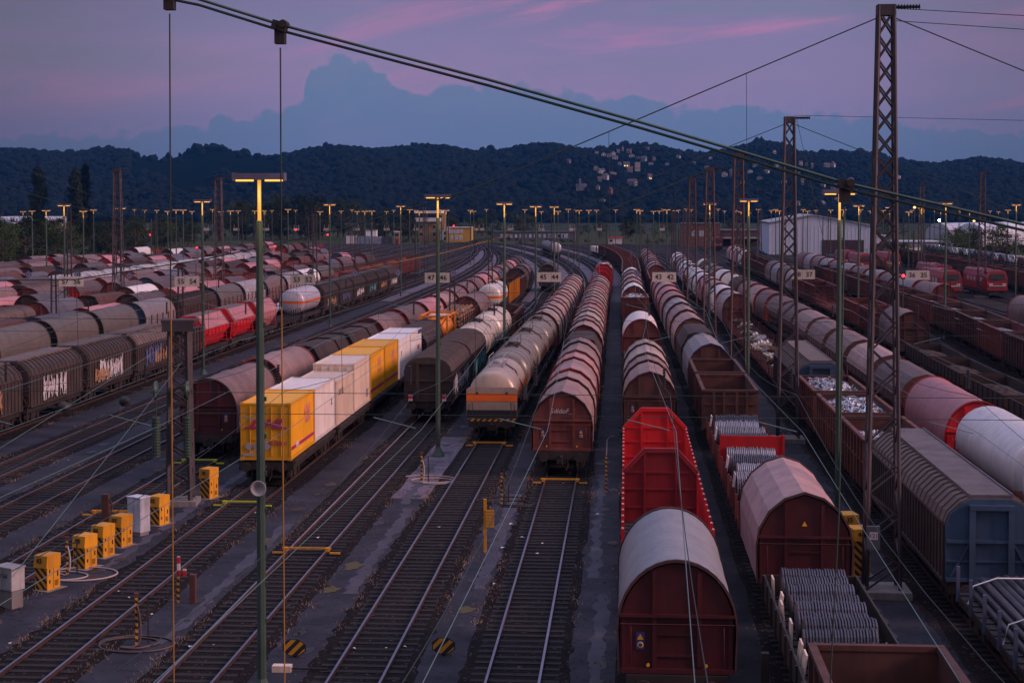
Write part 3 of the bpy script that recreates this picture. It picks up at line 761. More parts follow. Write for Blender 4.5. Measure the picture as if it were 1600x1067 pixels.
def mk_flat(L, lod, stakes=0, bulk=0, sides=0., sh=1.9):
    root = empty('stake_wagon' if stakes else 'flat_wagon'); running_gear(root, L, lod)
    b = L/2-.62
    d = MB(); d.box(-1.40,1.40,-b,b,1.06,1.18)
    for i in range(int(L/.7)): 
        y = -b+.3+i*.7
        if y < b: d.box(-1.38,1.38,y-.1,y+.1,1.18,1.22)
    d.build('deck', S_LOAD, root)
    if stakes:
        for i in range(stakes):
            y = -b+.35+(2*b-.7)*i/(stakes-1)
            for s in (-1,1):
                k = MB(); k.box(s*1.43-.05,s*1.43+.05,y-.05,y+.05,1.0,1.2+sh); o = k.build('stake', S_RIM, root)
                if lod == 0 and bulk:
                    MB().box(s*1.43-.035,s*1.43+.035,y-.035,y+.035,1.2+sh,1.23+sh).build('stake_cap', WHITEP, o)
    if sides:
        for s in (-1,1):
            k = MB(); k.box(min(s*1.38,s*1.44),max(s*1.38,s*1.44),-b,b,1.1,1.1+sides)
            for i in range(9): y = -b+.1+(2*b-.2)*i/8; k.box(min(s*1.44,s*1.5),max(s*1.44,s*1.5),y-.05,y+.05,1.0,1.1+sides)
            k.build('side_wall', S_BODY, root)
            k = MB(); k.box(-1.38,1.38,min(s*(b-.06),s*b),max(s*(b-.06),s*b),1.1,1.1+sides); k.build('end_wall', S_BODY, root)
    if bulk:
        for s in ((1,) if bulk == 1 else (1,-1)):
            k = MB(); y = s*(b-.05); f = -1
            pr = [(-1.42,1.1),(-1.42,3.15),(-.62,4.0),(.62,4.0),(1.42,3.15),(1.42,1.1)]
            k.prism(pr, y-.05, y+.05)
            k.band(scaled(pr[1:5],.94,.96), scaled(pr[1:5],1.02,1.02), y-.14, y+.07)
            for q in (-.6,.6): k.box(q-.05,q+.05,y-.12,y-.05,1.15,3.85)
            for zz in (1.75,2.45,3.1): k.box(-1.4,1.4,y-.10,y-.05,zz,zz+.07)
            for q in (-1,1): k.box(q*1.42-.06,q*1.42+.06,y-.14,y+.07,1.1,3.16)
            k.build('bulkhead', S_END, root)
    return root

PC = {}
def wagon(kind, L, lod, **kw):
    key = (kind, round(L,1), lod, tuple(sorted(kw.items())))
    if key not in PC:
        PC[key] = {'hood':mk_hood,'slide':mk_slide,'tank':mk_tank,'gondola':mk_gondola,'hopper':mk_hopper,'flat':mk_flat}[kind](L=round(L,1), lod=lod, **kw)
        PROTO.append(PC[key])
    return PC[key]
ORD = 'first second third fourth fifth sixth seventh eighth ninth tenth eleventh twelfth thirteenth fourteenth fifteenth sixteenth seventeenth eighteenth nineteenth twentieth'.split()
ORD += ['twenty-' + q for q in ORD[:9]] + ['thirtieth'] + ['thirty-' + q for q in ORD[:9]] + ['fortieth']
COUNT = {}
def place(track, proto, y, swap, label, cat='wagon', group=None, z=.2):
    o = copy_tree(proto, None, swap)
    o.location = (X(track,y), y, z); o.rotation_euler = (0,0,HD(track,y))
    return tag(o, label, cat, group)
def sw(hood=None, rim=None, end=None, body=None, roof=None, load=None):
    return {'slot_hood':hood or TPINK,'slot_rim':rim or RIMD,'slot_end':end or REDB,'slot_body':body or RUSTB,'slot_roof':roof or SLR,'slot_load':load or DARKB}
TRAIN = {   # phrase for each row
 'A': 'the row with the tagged end wall', 'B': 'the beige tank row', 'D': 'the ribbed brown wagon row',
 'C': 'the yellow container train', 'E': 'the row left of the yellow containers', 'L1': 'the graffiti and hopper row',
 'P': 'the grey hood row', 'Q': 'the wire coil row', 'S': 'the mast-side row',
 'T': 'the row with big white tanks', 'U': 'the row of low gravel wagons', 'V': 'the long gondola row at right', 'W': 'the hooded row before the locomotives',
 'X': 'the row ending at far right', 'Y': 'the locomotive row', 'Z1': 'the rusty row by the right trees', 'Z2': 'the row beside the car carriers', 'Z3': 'the outermost row at right'}
GRP = {}
def row(track, y0, y1, kind, name, swap, L=None, n=None, prep=None, cat='wagon', **kw):
    """couple wagons of one kind along a track from y0 to y1"""
    if L is None: L = (y1-y0)/n
    y = y0; out = []
    while y + L <= y1 + .3:
        yc = y + L/2; lod = 0 if yc < 125 and abs(X(track,yc)) < 30 else (1 if yc < 250 else 2)
        COUNT[track] = COUNT.get(track, 0) + 1
        s_ = swap(len(out)) if callable(swap) else swap
        nm = name(len(out)) if callable(name) else name
        lab = '%s, %s along %s' % (nm, ORD[COUNT[track]-1], TRAIN[track])
        out.append(place(track, wagon(kind, L-.06, lod, **kw), yc, s_, lab, cat, 'wagons of ' + TRAIN[track]))
        y += L
    return out
rr = random.Random(5)
def graffiti(w, side, y0, y1, z0, z1, m, dens=26, fat=.05, seed=1):
    """sprayed letters-like strokes lying on a wagon side"""
    r = random.Random(seed); g = MB(); x = side
    d = .012 if side > 0 else -.012
    nlet = max(3, int((y1-y0)/.7))
    for i in range(nlet):
        ya = y0+(y1-y0)*i/nlet; yb = ya+(y1-y0)/nlet*.9
        for k in range(max(3, dens//nlet)):
            u, v = r.uniform(ya,yb), r.uniform(ya,yb); za, zb = r.uniform(z0,z0+(z1-z0)*.45), r.uniform(z0+(z1-z0)*.5,z1)
            wd = fat*r.uniform(.6,1.6)
            g.add([(x+d,u-wd,za),(x+d,u+wd,za),(x+d*1.1,v+wd,zb),(x+d*1.1,v-wd,zb)], [(0,1,2,3)])
    g.build('graffiti', m, w)
def endtag(w, body, y, z, size, m): return text_mesh('graffiti', body, size, m, w, (0,y,z), (R(90),0,0), shear=.2)

def hoods(track, y0, y1, n, mats, rims, ends, nh=2, style='peak', nm=None, plates=2):
    def nf(i):
        m = mats[i % len(mats)]
        base = {'tarp_pinkish':'pinkish brown','tarp_beige':'pale beige','tarp_grey':'dull grey','tarp_brown':'dark brown','tarp_rose':'rose pink','tarp_white':'off-white','tarp_silver':'silvery grey','tarp_dusky':'dusky brown','tarp_slate':'slate grey','tarp_tan':'tan','dark_brown':'dark','rust_brown':'rusty','crimson_end':'crimson','bright_red':'bright red'}.get(m.name, 'dull')
        return (nm or '%s hooded wagon') % base
    return _hoods(track, y0, y1, n, mats, rims, ends, nh, style, nf, plates)
def _hoods(track, y0, y1, cnt, mats, rims, ends, nh, style, nf, plates=2):
    L = (y1-y0)/cnt; out = []
    for i in range(cnt):
        y = y0+L*(i+.5); lod = 0 if y < 125 and abs(X(track,y)) < 30 else (1 if y < 250 else 2)
        COUNT[track] = COUNT.get(track, 0)+1
        lab = '%s, %s along %s' % (nf(i), ORD[COUNT[track]-1], TRAIN[track])
        out.append(place(track, wagon('hood', L-.06, lod, n=nh, style=style, plates=plates if lod == 0 else 2), y, sw(mats[i % len(mats)], rims[i % len(rims)], ends[i % len(ends)]), lab, 'wagon', 'wagons of ' + TRAIN[track]))
    return out

# ------------------------------------------------------------------ the trains, row by row
YB = {'tarp_pinkish':1}
# A
wa = hoods('A', 81.6, 118., 3, [TPINK,TPINK,TPINK], [RIMD,RIMR,RIMD], [REDB], 3)
endtag(wa[0], 'GdidoF_1', -6.065+.62+.10-.02, 3.15, .34, GRAFW)
row('A', 118.2, 128.6, 'hood', 'dark angular-roofed wagon', sw(DARKB, DARKB, DARKB), n=1, style='angle', **{'n_w':0} if False else {}) if False else hoods('A', 118.2, 128.4, 1, [DARKB], [DARKB], [DARKB], 2, 'angle', '%s angular-roofed hopper wagon')
hoods('A', 128.6, 224, 8, [TPINK,TBEIG,TPINK], [RIMD,RIMD,RIMR], [REDB], 3)
row('A', 224.4, 271, 'flat', 'red flat wagon with low red sides', sw(rim=REDP, end=REDP, body=REDB, load=REDB), n=3, stakes=8, bulk=1)
row('A', 272, 285, 'tank', 'white tank wagon with an orange stripe', sw(body=TKW, rim=GREYP), n=1)
# B
bt = row('B', 93.6, 104.2, 'tank', 'beige tank wagon with an orange-striped square end', sw(body=TKB, rim=STEEL), n=1, shield=True, rings=False, r=1.36)
endtag(bt[0], '249 189-011', -5.28+.75-.10, 3.45, .2, BLACK) if False else None
row('B', 104.6, 144, 'tank', 'grey-brown tank wagon with hoops and walkway', sw(body=TKG, rim=TKB), n=3)
hoods('B', 144.4, 228, 7, [TBEIG,TPINK], [RIMD,RIMD,RIMR], [REDB], 3)
# D
ds = row('D', 102., 127.2, 'slide', 'brown sliding-wall wagon with a ribbed roof', sw(body=SLB, roof=SLR, end=SLB), n=2)
graffiti(ds[0], 1.53, -5.2, 5., 1.35, 2.75, GRAFW, 60, .05, 3); graffiti(ds[1], 1.53, -5, 5, 1.3, 2.6, GRAFC, 40, .08, 4)
for w in ds[:1]:
    f = -(12.54/2-.62+.05)-.2; k = MB()
    for q in (-1.05, 1.05): k.box(q-.13, q+.13, f-.012, f+.012, 1.25, 1.62)
    k.build('tail_plate', REDWH, w)
row('D', 127.4, 155.6, 'tank', 'white tank wagon with a walkway', sw(body=TKC, rim=TKC), n=2)
row('D', 156, 172, 'gondola', 'rusty open gondola', sw(body=RUSTB, end=RUSTB, load=DARKB), n=1)
# C: container wagons
CW = row('C', 77.5, 127., 'flat', 'container flat wagon', sw(load=STEEL), L=12.35)
row('C', 127.4, 140, 'hood', 'dark angular hopper wagon', sw(DARKB,DARKB,DARKB), n=1, **{}) if False else hoods('C', 127.4, 139.5, 1, [DARKB], [DARKB], [DARKB], 2, 'angle', '%s angular-roofed hopper wagon')
CTK = row('C', 140, 153, 'flat', 'flat wagon under the orange tank container', sw(load=STEEL), n=1)
CLG = row('C', 153.2, 168, 'flat', 'stake wagon loaded with logs', sw(rim=RUSTB, load=DARKB), n=1, stakes=8, sh=2.0)
hoods('C', 168.3, 182, 1, [TBROWN], [RIMD], [REDB], 2, 'arch')
row('C', 196, 210, 'tank', 'cream tank wagon with a pink stripe', sw(body=TKW, rim=GREYP), n=1, rings=False)
row('C', 210.3, 232, 'flat', 'orange stake wagon', sw(rim=ORANP, end=ORANP, body=ORANP, load=RUSTB), n=2, stakes=7, bulk=0, sh=2.3)
row('C', 232.3, 247, 'gondola', 'rusty open gondola', sw(body=RUSTB, end=RUSTB), n=1)
hoods('C', 247.4, 273, 2, [DARKB,TBROWN], [DARKB], [DARKB], 2, 'arch')
# E
we = hoods('E', 86.4, 110.4, 2, [TBROWN,TPINK], [RIMD,RIMR], [CRIM,RUSTB], 2, 'arch')
for w, s_ in zip(we, (7, 8)): graffiti(w, 1.55, -4.8, 5., 1.3, 2.2, GRAFW, 40, .035, s_)
hoods('E', 110.6, 134.5, 2, [DARKB], [DARKB], [DARKB], 3, 'angle', '%s angular-roofed hopper wagon')
hoods('E', 134.8, 290, 13, [TBROWN,TBROWN,TROSE,TPINK,TBROWN], [RIMR,RIMR,RIMD], [REDB], 2, 'arch')
hoods('E', 290.5, 316, 2, [DARKB], [DARKB], [DARKB], 2, 'arch')
# L1
wl = row('L1', 86.4, 130.6, 'slide', lambda i: 'dark brown sliding-wall wagon with ' + ('tan graffiti','white graffiti','white and tan graffiti','bluish graffiti')[i % 4], lambda i: sw(body=SLB, roof=(SLB,SLB,SLB,SLR)[i % 4], end=SLB, load=SLR), n=4, style='flat')
for i, (w, m) in enumerate(zip(wl, (GRAFT, GRAFW, GRAFW, GRAFB))): graffiti(w, 1.53, -2.8, 1.6 if i != 2 else 2.6, 1.3, 2.85, m, 70, .05, 20+i)
graffiti(wl[2], 1.545, -3.8, -.6, 1.3, 2.3, GRAFT, 50, .06, 31); graffiti(wl[3], 1.545, -.6, 3.6, 1.3, 2.5, GRAFT, 30, .07, 33)
row('L1', 130.8, 139., 'gondola', 'dark open gondola', sw(body=SLB, end=SLB), n=1)
row('L1', 139.2, 160.4, 'hopper', lambda i: 'bright red hopper wagon with pale roof panels', sw(hood=TROSE, end=REDP, body=REDP, roof=SLR), n=2, roof='angle')
row('L1', 160.6, 171., 'hopper', 'red and pink hopper wagon', sw(hood=TROSE, end=REDP, body=TROSE, roof=SLR), n=1, roof='angle')
row('L1', 171.4, 183, 'flat', 'grey low stake wagon', sw(rim=STEEL, load=STEEL), n=1, stakes=9, sh=.9)
row('L1', 183.4, 195.6, 'tank', 'silver tank wagon with an orange stripe', sw(body=tankmat('tank_lilac', (.50,.50,.60)), rim=GREYP), n=1, rings=False, walk=False)
w5 = row('L1', 196, 262, 'slide', 'dark brown sliding-wall wagon', sw(body=SLB, roof=SLB, end=SLB, load=SLB), n=6, style='flat')
for i, w in enumerate(w5): graffiti(w, 1.53, -3, 3, 1.3, 2.3, (GRAFT,GRAFB,GRAFW,GRAFC,GRAFT,GRAFW)[i], 20, .12, 40+i)
# P
hoods('P', 42.3, 51.3, 1, [TSILV], [RIMD], [CRIM], 1, 'arch', '%s round-hooded wagon with a dark red end wall', 1)
row('P', 51.6, 77.4, 'flat', lambda i: ('dark red','bright red')[i] + ' bulkhead stake wagon with white stake tips', lambda i: sw(rim=REDP, end=(mat('deep_red', (.22,.010,.018), .5, 0, var=.25), REDP)[i], load=(DARKB,REDB)[i]), n=2, stakes=11, bulk=1)
row('P', 77.8, 91.4, 'flat', 'empty flat wagon in front of the brown-ended hood', sw(load=DARKB), n=1)
hoods('P', 92., 116.8, 2, [TPINK,TBEIG], [RIMD], [RUSTB,REDB], 3)
row('P', 117.2, 134, 'flat', 'flat wagon with low rusty sides', sw(body=RUSTB, load=TPINK), n=1, sides=.7)
hoods('P', 135.2, 147.6, 1, [TWHITE], [RIMR], [REDB], 1, 'arch', '%s round-hooded wagon')
row('P', 148, 183.4, 'flat', 'low empty flat wagon', sw(load=DARKB), n=3)
PG = row('P', 184, 193., 'gondola', 'red-brown gondola filled with scrap', sw(body=REDB, end=REDB, load=DARKB), n=1)
hoods('P', 193.3, 258, 5, [TWHITE,TPINK,TPINK,TBROWN], [RIMD], [REDB], 2)
row('P', 258.4, 440, 'gondola', 'rusty open gondola', sw(body=RUSTB, end=REDB, load=DARKB), n=13)
row('P', 441, 465, 'flat', 'flat wagon with white cylinders', sw(body=WHITEP, load=WHITEP), n=2, sides=1.3)
# Q
QG = row('Q', 26.4, 39., 'gondola', 'nearest rusty gondola at the bottom edge', sw(body=RUSTB, end=RUSTB, load=STEEL), n=1)
QC = row('Q', 39.4, 52.6, 'flat', 'flat wagon carrying rows of wire coils', sw(rim=STEEL, load=STEEL, body=STEEL), n=1, sides=.75)
hoods('Q', 52.9, 62.1, 1, [mat('tarp_faded_red', (.40,.25,.25), .55, 0, var=.2, bump=.5, bscale=2, rib=.2, ribscale=3, damt=.3)], [RIMD], [CRIM], 1, 'peak', '%s peaked-hood wagon with a crimson end wall', 0)
QC2 = row('Q', 62.4, 89.4, 'flat', 'stake wagon carrying steel coils', sw(rim=REDB, load=RUSTB, end=REDB), n=2, stakes=8, bulk=0, sh=.9)
row('Q', 91., 111., 'gondola', 'brown empty gondola', sw(body=RUSTB, end=RUSTB, load=DARKB), n=2)
hoods('Q', 111.4, 124., 1, [TGREY], [RIMB], [RUSTB], 2, 'peak', '%s peaked-hood wagon with a blue rim')
hoods('Q', 124.4, 137, 1, [DARKB], [DARKB], [DARKB], 2, 'angle', '%s angular-roofed hopper wagon')
hoods('Q', 137.4, 172, 3, [TPINK,TPINK,TGREY], [RIMD], [mat('rust_orange_end', (.21,.07,.045), .7, 0, var=.3), REDB], 2)
hoods('Q', 172.4, 232, 5, [TPINK,TROSE], [RIMD,RIMR], [REDB], 2, 'arch')
row('Q', 232.4, 262, 'gondola', 'brown open gondola', sw(body=RUSTB, end=REDB), n=2)
hoods('Q', 262.4, 370, 9, [TPINK,TROSE,TBROWN], [RIMD], [REDB], 2, 'arch')
# S
SP = row('S', 36., 53.4, 'flat', 'blue-grey stake wagon loaded with steel pipes', sw(rim=mat('stake_blue', (.07,.09,.16), .6), load=STEEL, end=BLUEE, body=mat('side_blue', (.10,.14,.24), .6)), n=1, stakes=9, sh=.9)
row('S', 53.8, 71.4, 'slide', 'tan-roofed sliding-wall wagon with a blue end', sw(body=SLB, roof=SLT, end=BLUEE, load=mat('roof_walk', (.13,.115,.125), .6)), n=1, style='flat')
SG = row('S', 71.7, 100.5, 'gondola', 'rusty gondola heaped with shiny scrap', sw(body=mat('gondola_rust', (.14,.05,.04), .75, 0, var=.45), end=RUSTB, load=DARKB), n=3)
row('S', 100.9, 117.5, 'slide', 'tan-roofed sliding-wall wagon with a blue end', sw(body=SLB, roof=SLT, end=BLUEE, load=SLT), n=1, style='flat')
SF = row('S', 118, 174.4, 'flat', 'rusty flat wagon with timber and pallets', sw(rim=REDB, load=RUSTB), n=4, stakes=6, sh=.7)
hoods('S', 175, 188, 1, [TGREY], [RIMD], [REDB], 2, 'arch')
hoods('S', 188.4, 250, 5, [TWHITE,TPINK,TROSE,TWHITE,TWHITE], [RIMD], [REDB], 2, 'arch')
row('S', 250.4, 264, 'tank', 'white tank wagon with an orange stripe', sw(body=TKW, rim=GREYP), n=1, rings=False)
hoods('S', 264.4, 342, 6, [TWHITE,TWHITE,TGREY,TPINK], [RIMD], [REDB], 2, 'arch')
# T
row('T', 52.6, 78.4, 'tank', lambda i: ('white tank wagon with a grey top','big white tank wagon with a pink stripe')[i], sw(body=TKP, rim=TKP), n=2, rings=False, walk=False, r=1.5)
hoods('T', 78.8, 91.6, 1, [TROSE], [mat('rim_scarlet', (.42,.02,.03), .5)], [REDP], 1, 'arch', '%s round-hooded wagon with scarlet rims')
row('T', 92., 177, 'hopper', 'brown round-roofed hopper wagon', lambda i: sw(hood=(TBROWN,TPINK,TBROWN)[i % 3], body=TBROWN, end=RUSTB), n=7)
hoods('T', 177.4, 211, 3, [TBROWN,TPINK,TBROWN], [RIMR], [REDB], 2, 'arch')
hoods('T', 211.4, 224, 1, [DARKB], [DARKB], [DARKB], 2, 'arch')
row('T', 224.4, 237, 'tank', 'cream and white tank wagon', sw(body=TKC, rim=TKC), n=1)
hoods('T', 237.4, 300, 5, [TWHITE,TBROWN,TGREY,DARKB], [RIMD], [REDB], 2, 'arch')
# U
UG = row('U', 62, 140.4, 'flat', 'low-sided wagon with dark gravel', sw(body=DARKB, load=DARKB), n=6, sides=.85)
hoods('U', 146, 158.4, 1, [TBROWN], [RIMD], [RUSTB], 2, 'arch')
row('U', 159, 186, 'gondola', 'red-brown open gondola', sw(body=REDB, end=REDB, load=DARKB), n=2)
row('U', 186.4, 212, 'flat', 'red stake wagon', sw(rim=REDB, load=REDB), n=2, stakes=8, sh=1.2)
row('U', 212.4, 240, 'gondola', 'dark red open gondola', sw(body=REDB, end=CRIM, load=DARKB), n=2)
hoods('U', 240.4, 290, 4, [TGREY,TBROWN], [RIMD], [REDB], 2, 'arch')
row('U', 290.4, 345, 'gondola', 'dark red open gondola', sw(body=RUSTB, end=CRIM, load=DARKB), n=4)
hoods('U', 346, 400, 4, [TWHITE,TROSE], [RIMD], [REDB], 2, 'arch')
# V, W and the far right
VG = row('V', 80, 290, 'gondola', 'rusty gondola with a grey load', lambda i: sw(body=(RUSTB,REDB,RUSTB)[i % 3], end=RUSTB, load=DARKB), n=15)
hoods('W', 199, 345, 11, [TBROWN,TGREY], [RIMR,RIMR,RIMD], [REDB], 2, 'arch')
hoods('X', 128, 178, 4, [TBROWN,TGREY,TGREY], [RIMR], [REDB], 2, 'arch')
row('Z1', 250, 400, 'gondola', 'dark rusty gondola', sw(body=RUSTB, end=REDB), n=11)
row('Z3', 235, 420, 'gondola', 'dark rusty gondola', sw(body=RUSTB, end=REDB), n=13)
# the far-left rows behind the graffiti train
LN = ['second','third','fourth','fifth','sixth','seventh','eighth','ninth','tenth','eleventh','twelfth','thirteenth','fourteenth','fifteenth']
for i, x in enumerate(LX):
    k = 'L%d' % (i+2); TRAIN[k] = 'the %s row left of the yellow containers' % LN[min(i+1, 13)]
TRAIN['L15'] = 'the outermost row under the hedge trees'
lr = random.Random(17)
def ystart(x): return abs(x)*2600/978. - 14
hoods('L3', 106, 130, 2, [TBROWN,TTAN], [RIMB,TTAN], [BLUEE,DARKB], 1, 'arch'); hoods('L3', 130.3, 154, 2, [TTAN,TTAN], [TTAN], [DARKB], 1, 'arch')
row('L2', 150, 235, 'flat', 'red stake wagon', sw(rim=REDB, load=WHITEP), n=5, stakes=9, sh=2.1)
row('L2', 100, 149, 'flat', 'empty low flat wagon', sw(load=DARKB), n=4)
row('L2', 236, 330, 'gondola', 'rusty open gondola', sw(body=REDB, end=REDB), n=6)
hoods('L3', 155, 167, 1, [TGREY], [RIMD], [BLUEE], 1, 'arch'); row('L3', 168, 184, 'slide', 'dark sliding-wall wagon', sw(body=DARKB, roof=DARKB, end=DARKB), n=1)
hoods('L3', 184.4, 260, 6, [TTAN,TGREY,TBROWN,TGREY,TWHITE,TTAN], [RIMB,RIMD], [DARKB], 1, 'arch')
row('L3', 260.5, 372, 'flat', 'red stake wagon', sw(rim=REDB, load=RUSTB), n=8, stakes=9, sh=1.8)
TDUSK = mat('tarp_dusky', (.09,.062,.066), .55, 0, var=.25, bump=.2, bscale=3, rib=.3, ribscale=7, damt=.55, rnd=.28)  # darker tarps for the left rows, vignette and haze put into their colour
TSLATE = mat('tarp_slate', (.085,.083,.105), .55, 0, var=.25, bump=.2, bscale=3, rib=.3, ribscale=7, damt=.55, rnd=.28)
ML = [TBROWN,TDUSK,DARKB,TSLATE,TROSE,TDUSK,TDUSK,TBROWN,DARKB,TROSE,TSLATE,TDUSK,TWHITE,TDUSK,RUSTB,TSLATE]
for i in range(2, 14):
    k = 'L%d' % (i+2); y = max(ystart(LX[i]), 100) + lr.uniform(0, 6)
    end = {2:330, 3:345, 4:360, 5:372, 6:400, 7:340, 8:455, 9:380, 10:430, 11:400, 12:345, 13:405}[i]
    while y < end-14:
        c = lr.random(); gp = lr.uniform(.9, 2.2)
        if k == 'L9' and y > 215 and y < 330: row(k, y, y+40, 'tank', 'silvery ringed tank wagon', sw(body=TKS, rim=GREYP), n=3); y += 41; continue
        if c < .50:
            n_ = lr.choice((1,1,2,2)); a = lr.randrange(len(ML)); L = lr.choice((12.2, 11.0))
            for j in range(n_):
                hoods(k, y, y+L, 1, [ML[(a+j) % len(ML)]], [lr.choice((RIMD,RIMR))], [lr.choice((REDB,CRIM,DARKB,BLUEE,REDB,REDP))], lr.choice((1,2,2)), lr.choice(('arch','arch','peak','low'))); y += L+.9
            y += gp
        elif c < .64: row(k, y, y+12.5, 'gondola', 'rusty open gondola', sw(body=lr.choice((RUSTB,REDB)), end=REDB), n=1); y += 12.9+gp
        elif c < .74: row(k, y, y+14, 'slide', 'dark brown sliding-wall wagon', sw(body=SLB, roof=lr.choice((SLB,SLR)), end=SLB), n=1); y += 14.4+gp
        elif c < .83: hoods(k, y, y+12, 1, [lr.choice((DARKB,RUSTB))], [DARKB], [DARKB], 2, 'angle', '%s angular-roofed hopper wagon'); y += 12.4+gp
        elif c < .90: row(k, y, y+12, 'hopper', 'dark red hopper wagon', sw(hood=lr.choice((TBROWN,TROSE)), end=REDB, body=REDB), n=1); y += 12.4+gp
        else: row(k, y, y+13, 'flat', 'red stake wagon', sw(rim=REDP, load=DARKB), n=1, stakes=10, sh=2.0); y += 13.4+gp
# short far cuts of wagons in the yard throat
TRAIN['F1'] = 'the short cut of wagons in the far curve'
row('B', 430, 466, 'tank', 'dark tank wagon in the far curve', sw(body=TKS, rim=STEEL), n=3)
hoods('D', 262, 275, 1, [DARKB], [DARKB], [DARKB], 1, 'arch')

# ------------------------------------------------------------------ loads on the wagons
def corner(mb, w, l, h):
    for x in (-w/2, w/2-.16):
        for y in (-l/2, l/2-.16):
            for z in (-.012, h-.11): mb.box(x-.012, x+.172, y-.012, y+.172, z, z+.13)
def container(y, m, label, h=2.7, logo=False, seam=None, front='doors'):
    """20-foot box standing on its wagon; local origin at the middle of its floor"""
    w, l = 2.44, 6.0
    c = empty('shipping_container', (X('C', y), y, 1.43), HD('C', y), label, 'container', 'containers on the container train')
    b = MB(); b.box(-w/2+.05,w/2-.05,-l/2+.05,l/2-.05,.12,h-.05)
    n = 19
    for s in (-1,1):
        x = s*(w/2-.05)
        for i in range(n):
            y0 = -l/2+.18+(l-.36)*i/n; y1 = y0+(l-.36)/n*.62
            b.add([(x,y0,.16),(x+s*.047,y0+.04,.16),(x+s*.047,y1-.04,.16),(x,y1,.16),(x,y0,h-.12),(x+s*.047,y0+.04,h-.12),(x+s*.047,y1-.04,h-.12),(x,y1,h-.12)],
                  [(0,1,5,4),(1,2,6,5),(2,3,7,6),(4,5,6,7)])
    b.build('box', m, c)
    f = MB(); corner(f, w, l, h)
    for x in (-w/2, w/2-.09):
        f.box(x,x+.09,-l/2,l/2,.0,.14); f.box(x,x+.09,-l/2,l/2,h-.10,h+.004)
        for y in (-l/2, l/2-.09): f.box(x+.002,x+.088,y+.002,y+.088,.13,h-.09)
    for y in (-l/2, l/2-.09): f.box(-w/2+.09,w/2-.09,y,y+.09,.003,.137); f.box(-w/2+.09,w/2-.09,y,y+.09,h-.098,h-.002)
    f.build('corner_frame', m, c)
    d = MB(); yf = -l/2+.05
    d.box(-w/2+.1,-.01,yf-.03,yf,.15,h-.11); d.box(.01,w/2-.1,yf-.03,yf,.15,h-.11)
    d.build('door', m, c)
    bars = MB()
    for x in (-.75,-.28,.28,.75): bars.cyl((x,yf-.05,.2),(x,yf-.05,h-.16),.02,6)
    for x in (-.52,.52): bars.box(x-.12,x+.12,yf-.07,yf-.045,.95,1.0)
    bars.build('locking_bar', m if m in (YELP,) else GREYP, c)
    return c, yf-.036, w/2+.002, h
c1, yf, xs, h = container(78.0+2.98, YELP, 'yellow container with a purple-red logo on its front end', 2.72)
text_mesh('logo', 'DHL', .62, MAGEN, c1, (.02,yf-.04,1.72), (R(90),0,0), shear=.45, bold=.028, sx=1.35)
k = MB(); k.box(-1.05,-.62,yf-.043,yf-.036,1.50,1.545); k.box(.72,1.05,yf-.043,yf-.036,1.50,1.545); k.box(-1.0,-.62,yf-.043,yf-.036,1.57,1.60); k.box(.72,1.0,yf-.043,yf-.036,1.57,1.60); k.build('logo_stripes', MAGEN, c1)
text_mesh('number', '8176901', .27, MAGEN, c1, (.58,yf-.04,.80), (R(90),0,0), bold=.006)
for x in (-.83,-.43,.05):
    k = MB(); k.add([(x-.21,yf-.045,.66),(x,yf-.045,.45),(x+.21,yf-.045,.66),(x,yf-.045,.87)], [(0,1,2,3)]); k.build('hazard_diamond', GREYP, c1)
k = MB(); k.box(-1.1,-.55,yf-.045,yf-.038,.2,.31); k.build('data_plate', GREYP, c1)
text_mesh('logo', 'DHL', .72, PINKP, c1, (xs,1.1,1.95), (R(90),0,R(90)), shear=.3, bold=.03, sx=1.05)
text_mesh('logo', 'EXPRESS', .34, PINKP, c1, (xs,1.1,1.45), (R(90),0,R(90)), shear=.3, bold=.012)
k = MB(); k.box(xs-.004,xs+.006,-2.85,2.85,.46,.62); k.build('logo_stripes', MAGEN, c1)
text_mesh('lettering', 'WH', .42, WHITEP, c1, (xs+.01,-1.5,.56), (R(90),0,R(90)), bold=.01)
c2, yf, xs, h = container(84.1+2.98, OFFW, 'off-white container with ribbed sides behind the front yellow one', 2.72)
text_mesh('lettering', 'K', .42, BLUEP, c2, (xs,1.9,1.5), (R(90),0,R(90)), bold=.02)
c3, yf, xs, h = container(90.3+2.98, CREAM, 'low beige container between two taller pale ones', 2.45)
text_mesh('lettering', 'ROYAL', .5, mat('grey_print', (.30,.25,.23), .6, streak=False), c3, (xs,-1.2,1.75), (R(90),0,R(90)), bold=.015)
c4, yf, xs, h = container(96.5+2.98, CREAM, 'tall beige container in front of the second yellow pair', 2.85)
k = MB(); k.box(xs-.004,xs+.006,1.6,2.3,.4,.9); k.build('data_plate', GREYP, c4)
for y, lb in ((102.7,'nearer yellow container of the second yellow pair'),(108.9,'farther yellow container of the second yellow pair')):
    c, yf, xs, h = container(y+2.98, YELP, lb, 2.85)
    text_mesh('logo', 'DHL', .72, PINKP, c, (xs,.6,2.05), (R(90),0,R(90)), shear=.3, bold=.03); text_mesh('logo', 'EXPRESS', .34, PINKP, c, (xs,.6,1.55), (R(90),0,R(90)), shear=.3, bold=.012)
    k = MB(); k.box(xs-.004,xs+.006,-2.85,2.85,.46,.62); k.build('logo_stripes', MAGEN, c)
c7, yf, xs, h = container(115.1+2.98, WHITEP, 'nearer white container behind the second yellow pair', 2.75)
text_mesh('lettering', 'V', .5, BLACK, c7, (xs,-1.6,1.7), (R(90),0,R(90)), bold=.02)
c8, yf, xs, h = container(121.2+2.98, WHITEP, 'farther white container with a blue top corner', 2.75)
k = MB(); k.box(xs-.004,xs+.01,1.0,2.95,h-.32,h-.02); k.build('blue_corner', BLUEP, c8)
